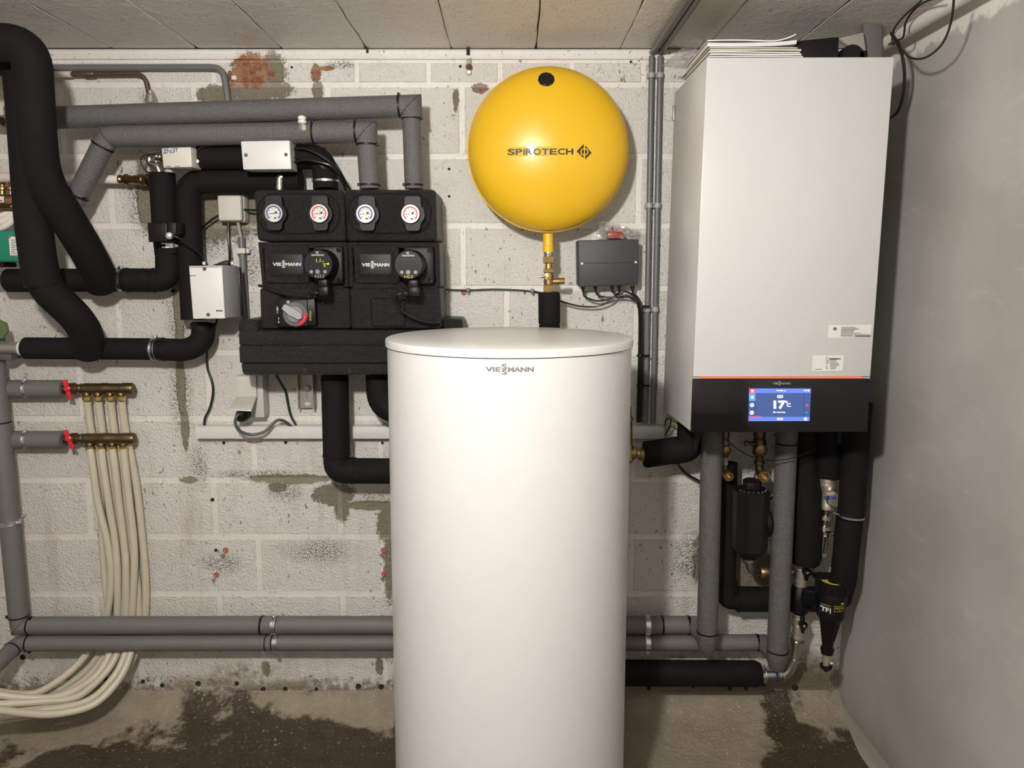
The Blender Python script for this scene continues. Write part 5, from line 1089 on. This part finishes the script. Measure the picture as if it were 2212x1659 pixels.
for j in range(10):
    an = R(180+j*20); a = P(1793,1338,yt)+Vector((math.cos(an)*21*m, math.sin(an)*21*m, 0)); b_ = P(1788,1385,yt)+Vector((math.cos(an)*11.5*m, math.sin(an)*11.5*m, 0)); k.tube([a,b_], 0.0022, 6)
obj('cone_rib', k, 'black_plastic', t)
lt_ = P(1799,1253,yt); obj('lid_label', MB().lathe(lt_+Vector((0,0,0.0003)), (0,0,1), [(27*m,0),(27*m,0.0008)], 24), 'ink_yellow', t); k = MB(); k.lathe(lt_+Vector((0.004,-0.012,0.0004)), (0,0,1), [(16*m,0),(16*m,0.003)], 20); k.box(lt_+Vector((-0.05,0.0,0.0)), lt_+Vector((0.05,0.05,0.004)), 0.001); obj('lid_print', k, 'black_satin', t)
ca = P(1800,1253,yt); cb = P(1786,1414,yt)
def fmap(p):
    f_ = (ca.z-p.z)/(ca.z-cb.z); cx0 = ca.x+(cb.x-ca.x)*f_; s_ = f_*161.6
    r_ = (31-(s_-30)/46*3)*m + 0.0012; dx_ = max(-r_*0.97, min(r_*0.97, p.x-cx0)); return Vector((cx0+dx_, yt-math.sqrt(max(r_*r_-dx_*dx_,0)), p.z))
YQ = yt-0.04
q = MB(); text_into(q, 'TF1', (1779,1315,1795.5,1325), YQ, 0.05, fmap); obj('lettering', q, 'ink_white', fb)
q = MB(); text_into(q, 'FERNOX', (1780,1309.2,1795,1311.8), YQ, 0.0, fmap); prect(q,1779,1326.8,1795,1327.6,YQ,fmap)
for a in (1802,1813.5):
    for r0 in ((a,1308.5,a+10,1309.2),(a,1321,a+10,1321.7),(a,1308.5,a+0.7,1321.7),(a+9.3,1308.5,a+10,1321.7),(a+3,1313.5,a+7,1315.5),(a+4.3,1310.5,a+5.7,1313)): prect(q, *r0, YQ, fmap)
for i in range(3): prect(q, 1816+i*2.6, 1302.5, 1818.6+i*2.6, 1305.5, YQ, fmap)
obj('lettering', q, 'ink_yellow', fb)
obj('drain_cock', MB().pl((1786,1412),(1784,1445), yt, [(0,9),(18,9),(19,7),(24,7),(25,11),(33,9)], 14), 'nickel', t); k = MB(); k.tube(pp((1790,1432,yt),(1800,1434,yt-0.008)), 0.005, 10); k.tube(pp((1798,1430,yt),(1803,1437,yt)), 0.004, 8); obj('drain_key', k, 'nickel', t); obj('drain_cap', MB().pl((1784.5,1436),(1784,1450), yt, [(0,12.5),(5,13),(9,9),(14,4)], 9), 'black_foam', t, ang=20)
# black pipe with elbow behind the left riser
ye = 2.205
t = thing('insulated_pipe', 'black foam pipe with an elbow between the two grey risers under the boiler', 'pipe', P(1600,1322,ye))
obj('insulation', MB().tube(fil(pp((1575,1000,ye),(1571,1293,ye),(1600,1294,ye)), 0.045), 17.5*mpp(1150,ye), 22), 'black_foam', t)
obj('elbow_cover', MB().tube(fil(pp((1571,1255,ye),(1570,1293,ye),(1592,1294,ye)), 0.04), 22*mpp(1290,ye), 22), 'black_foam', t)
obj('insulation', MB().tube(pp((1592,1294,ye),(1770,1294,ye)), 26.5*mpp(1294,ye), 24), 'black_foam', t); band(t, P(1593,1294,ye), (1,0,0), 27*mpp(1294,ye), 0.004, knob=(0,-0.3,1))
# brass valves under the boiler
for lab, x, Y, s in (('brass service valve under the boiler beside the left grey riser',1566,2.17,0.85),('brass service valve under the boiler between the two grey risers',1641,2.16,1.1)):
    t = thing('service_valve', lab, 'valve', P(x,1035,Y))
    obj('body', MB().pl((x,890),(x-1,1032), Y, [(0,9*s),(36,9*s),(40,12*s),(52,12*s),(56,10*s),(62,13*s),(90,13*s),(94,8*s),(104,8*s),(105,10*s),(112,10*s),(114,8*s),(142,8*s)], 16), 'brass_dark', t)
    m_ = mpp(970,Y); obj('port', MB().lathe(P(x+2,970,Y-0.01), (0,-1,-0.05), [(11*s*m_,0),(11.5*s*m_,0.012),(9*s*m_,0.014),(8*s*m_,0.010),(4*s*m_,0.012)], 20), 'brass_dull', t)
    k = MB().lathe(P(x+1,1020,Y), (0,-1,-0.1), [(10*s*m_,0),(10*s*m_,0.03),(11.5*s*m_,0.032),(11.5*s*m_,0.038),(9*s*m_,0.038),(8.5*s*m_,0.02)], 20); obj('open_outlet', k, 'brass_dull', t)
    if s > 1: k = MB().tube(pp((x-5,960,Y-0.01),(x-26,957,Y-0.02)), 0.006, 10); k.lathe(P(x-26,957,Y-0.02), (-1,0,0), [(0.008,0),(0.008,0.008)], 10); obj('lever', k, 'brass_dark', t); obj('pipe_stub', MB().pl((x-4,1025),(x-8,1052), Y, [(0,8),(27,8)], 14), 'zinc', t)
    else: obj('sleeve_nut', MB().pl((x,988),(x,1004), Y-0.006, [(0,6),(16,6)], 6), 'nickel', t)
# black strainer housing
t = thing('strainer_housing', 'black eight-sided insulated strainer hanging between the grey risers', 'filter', P(1620,1200,2.13))
ys = 2.13
obj('housing', MB().pl((1624,1056),(1618,1198), ys, [(0,34),(4,39),(128,37),(142,24)], 8, ph=R(22.5)), 'black_satin', t, ang=20)
obj('cap', MB().pl((1624,1060),(1625,1036), ys, [(0,22),(6,22),(7,20),(22,20),(24,17)], 12), 'black_plastic', t, ang=20); obj('cap_lug', MB().pbox([(1614,1044),(1631,1044),(1631,1058),(1613,1058)], ys-0.034, 0.02, 0.002), 'black_satin', t)
obj('side_disc', MB().lathe(P(1648,1128,ys+0.01), (1,0,0.05), [(0.045,0),(0.045,0.012),(0.030,0.026)], 24), 'black_plastic', t)
obj('bottom_neck', MB().pl((1618,1188),(1617,1206), ys, [(0,22),(8,22),(10,15),(18,15)], 14), 'black_plastic', t)
k = MB()
for j in range(8):
    an = R(200+j*20); k.lathe(P(1624,1057,ys)+Vector((math.cos(an)*29*mpp(1057,ys), math.sin(an)*29*mpp(1057,ys), -0.001)), (0,0,1), [(0.003,0),(0.003,0.004)], 8)
obj('rim_screw', k, 'chrome', t)
t = thing('steel_pipe', 'steel press-fit pipe looping from the strainer to the pressure valve', 'pipe', P(1700,1240,2.2))
k = MB().tube(fil(pp((1617,1200,2.15),(1622,1236,2.16),(1700,1236,2.22),(1758,1228,2.2),(1776,1190,2.17),(1787,1085,2.16)), 0.045), 9*mpp(1200,2.17), 16); obj('pipe', k, 'steel', t)
for a in ((1618,1208,2.15),(1652,1236,2.185),(1774,1196,2.172),(1782,1140,2.162),(1783,1118,2.161)): obj('press_collar', MB().ring(P(*a), (1,0,0) if a[0] == 1652 else (0.05,0,1), 0.012, 0.0168, 0.010), 'nickel', t)
pass; obj('brass_union', MB().pl((1640,1236),(1664,1236), 2.18, [(0,12),(3,14),(16,14),(17,16),(24,15)], 18), 'brass_dull', t)
clamp(t, P(1783,1152,2.162), (0.05,0,1), 0.015, (1,-0.2,0), 0.010)
t = thing('pressure_valve', 'nickel hexagonal-capped valve with blue scribble under the boiler', 'valve', P(1787,1105,2.14))
obj('body', MB().pl((1788,1022),(1787,1100), 2.15, [(0,15),(3,17),(18,17),(20,15),(24,18),(32,16),(36,14),(60,14),(64,16),(76,16),(78,10)], 20), 'nickel', t)
hx = obj('hex_cap', MB().lathe(P(1790,1073,2.145), (0.15,-1,0), [(0.014,0),(0.019,0.02),(0.0235,0.021),(0.0235,0.034),(0.021,0.037)], 6), 'nickel', t, ang=20)
q = MB().tube(spl([P(1780+i*2.6, 1074+(5 if i % 2 else -3), 2.1065) for i in range(11)], 4), 0.0011, 5); obj('ink_scribble', q, 'ink_blue', hx)
tag(obj('insulated_pipe', MB().tube(pp((1795,880,2.15),(1789,1020,2.15),(1788,1030,2.15)), 0.040, 24, rs=[0.041,0.041,0.035]), 'black_foam'), 'short black foam pipe above the hexagonal-capped valve', 'pipe')
k = MB(); yp = 2.165
k.tube(pp((1735,880,yp),(1738,1010,yp),(1740,1060,yp),(1740,1200,yp),(1739,1216,yp)), 0.043, 26, rs=[0.036,0.036,0.046,0.046,0.040]); tag(obj('insulated_pipe', k, 'black_foam'), 'bulging black foam pipe right of the second grey riser', 'pipe')
yr = 2.09
t = thing('insulated_pipe', 'tall black foam pipe by the right wall with a wire clamp', 'pipe', P(1820,1260,yr))
obj('insulation', MB().tube(pp((1855,870,yr),(1838,1112,yr)), 27.5*mpp(1000,yr), 24), 'black_foam', t); obj('insulation', MB().tube(pp((1835,1120,yr),(1822,1250,yr),(1812,1290,yr+0.05)), 27*mpp(1180,yr), 24), 'black_foam', t)
k = MB().ring(P(1837,1114,yr), (0.05,0.0,1), 0.035, 0.0385, 0.006); k.tube(pp((1812,1112,yr-0.02),(1798,1106,yr-0.025)), 0.003, 8); obj('wire_clamp', k, 'chrome', t)
# black elbow and brass tee left of the boiler
t = thing('insulated_pipe', 'black foam elbow from the brass tee up under the boiler', 'pipe', P(1430,1005,2.16))
ylb = 2.16; rb_ = 28.5*mpp(980,ylb)
obj('insulation', MB().tube(pp((1391,982,ylb),(1394,982,ylb),(1455,973,ylb)), rb_, 24, rs=[rb_*0.9,rb_,rb_]), 'black_foam', t); obj('elbow_cover', MB().tube(fil(pp((1450,974,ylb),(1492,968,ylb-0.01),(1494,900,ylb-0.01)), 0.07), rb_*1.03, 24), 'black_foam', t)
t = thing('brass_tee', 'brass tee half hidden behind the tank beside the black foam elbow', 'fitting', P(1362,1000,2.16))
obj('body', MB().pl((1356,880),(1358,1000), ylb, [(0,8),(20,8),(21,12),(28,12),(29,9),(80,9),(86,13),(112,13),(120,6)], 18), 'brass_dull', t); obj('union', MB().pl((1360,977),(1394,982), ylb, [(0,12),(12,14),(14,11),(22,11),(23,15),(32,15),(34,13)], 18), 'brass_dull', t)
cable('black cable trailing from the black foam elbow to the left grey riser', ((1460,995,2.2),(1468,1008,2.23),(1485,1025,2.24),(1520,1043,2.24),(1560,1052,2.24)), 0.0042)
cable('thin black wire sagging between the brass service valves under the boiler', ((1552,932,2.07),(1580,960,2.065),(1620,985,2.06),(1660,994,2.06),(1700,992,2.055),(1740,980,2.06),(1770,965,2.09)), 0.0015)
cable('black sensor cable between the strainer and the right grey riser', ((1655,1085,2.17),(1664,1078,2.19),(1680,1062,2.21),(1700,1040,2.22)), 0.003)
t = tag(obj('side_rail', MB().pbox([(1503,934),(1518,934),(1505,972),(1497,972)], 2.02, 0.02, 0.002), 'black_satin'), 'narrow black mounting rail hanging below the left boiler edge', 'rail')
t = tag(obj('side_rail', MB().box((BX1+0.02, 2.1, P(1880,960,2.1).z), (BX1+0.055, 2.2, P(1880,860,2.1).z), 0.004), 'black_satin'), 'black duct edge behind the right boiler foot', 'rail')
# ------------------------------------------------------------------ screws in wall plugs and other hardware on the wall
for x, y, lab in ((486,1190,'screw in a red wall plug, upper of the pair nearer the cream pipes'),(466,1243,'screw in a red wall plug, lower of the pair nearer the cream pipes'),(827,1190,'screw in a red wall plug, upper of the pair beside the tank'),(828,1241,'screw in a red wall plug, lower of the pair beside the tank')):
    t = thing('wall_screw', lab, 'screw', P(x,y+8,2.27)); c = P(x,y,W-0.002)
    obj('wall_plug', MB().lathe(c+Vector((0.002,0.002,0.002)), (0,-1,0), [(0.009,0),(0.009,0.004),(0.005,0.005)], 12), 'red_dull', t); obj('screw', MB().lathe(c, (-0.05,-1,-0.25), [(0.0032,0),(0.0032,0.018),(0.0048,0.019),(0.0048,0.023),(0.002,0.024)], 10), 'nickel', t)
for x, y, lab in ((1039.5,198,'empty red wall plug at the upper left of the yellow vessel'),(1002,632,'empty red wall plug under the left cable clip')):
    tag(obj('wall_plug', MB().lathe(P(x,y,W), (0,-1,0), [(0.008,0),(0.008,0.005),(0.005,0.006),(0.004,0.001)], 14), 'red_dull'), lab, 'wall plug')
t = thing('rusty_hook', 'rusty metal strap and screw under the ceiling left of the yellow vessel', 'hook', P(1013,160,2.27))
obj('strap', MB().pbox((1008,126,1018,160), 2.271, 0.006, 0.002), 'zinc', t); obj('screw', MB().lathe(P(1013,145,2.271), (0,-1,0), [(0.009,0),(0.010,0.003),(0.005,0.006),(0.004,0.012)], 10), 'rust', t)
for x, r_ in ((793,4),(1011,6)):
    k = MB().pbox((x-r_*0.6,102,x+r_*0.6,118 if r_ > 5 else 114), 2.262, 0.004, 0.001); obj('crack_gap', k, 'hole_dark', wb)
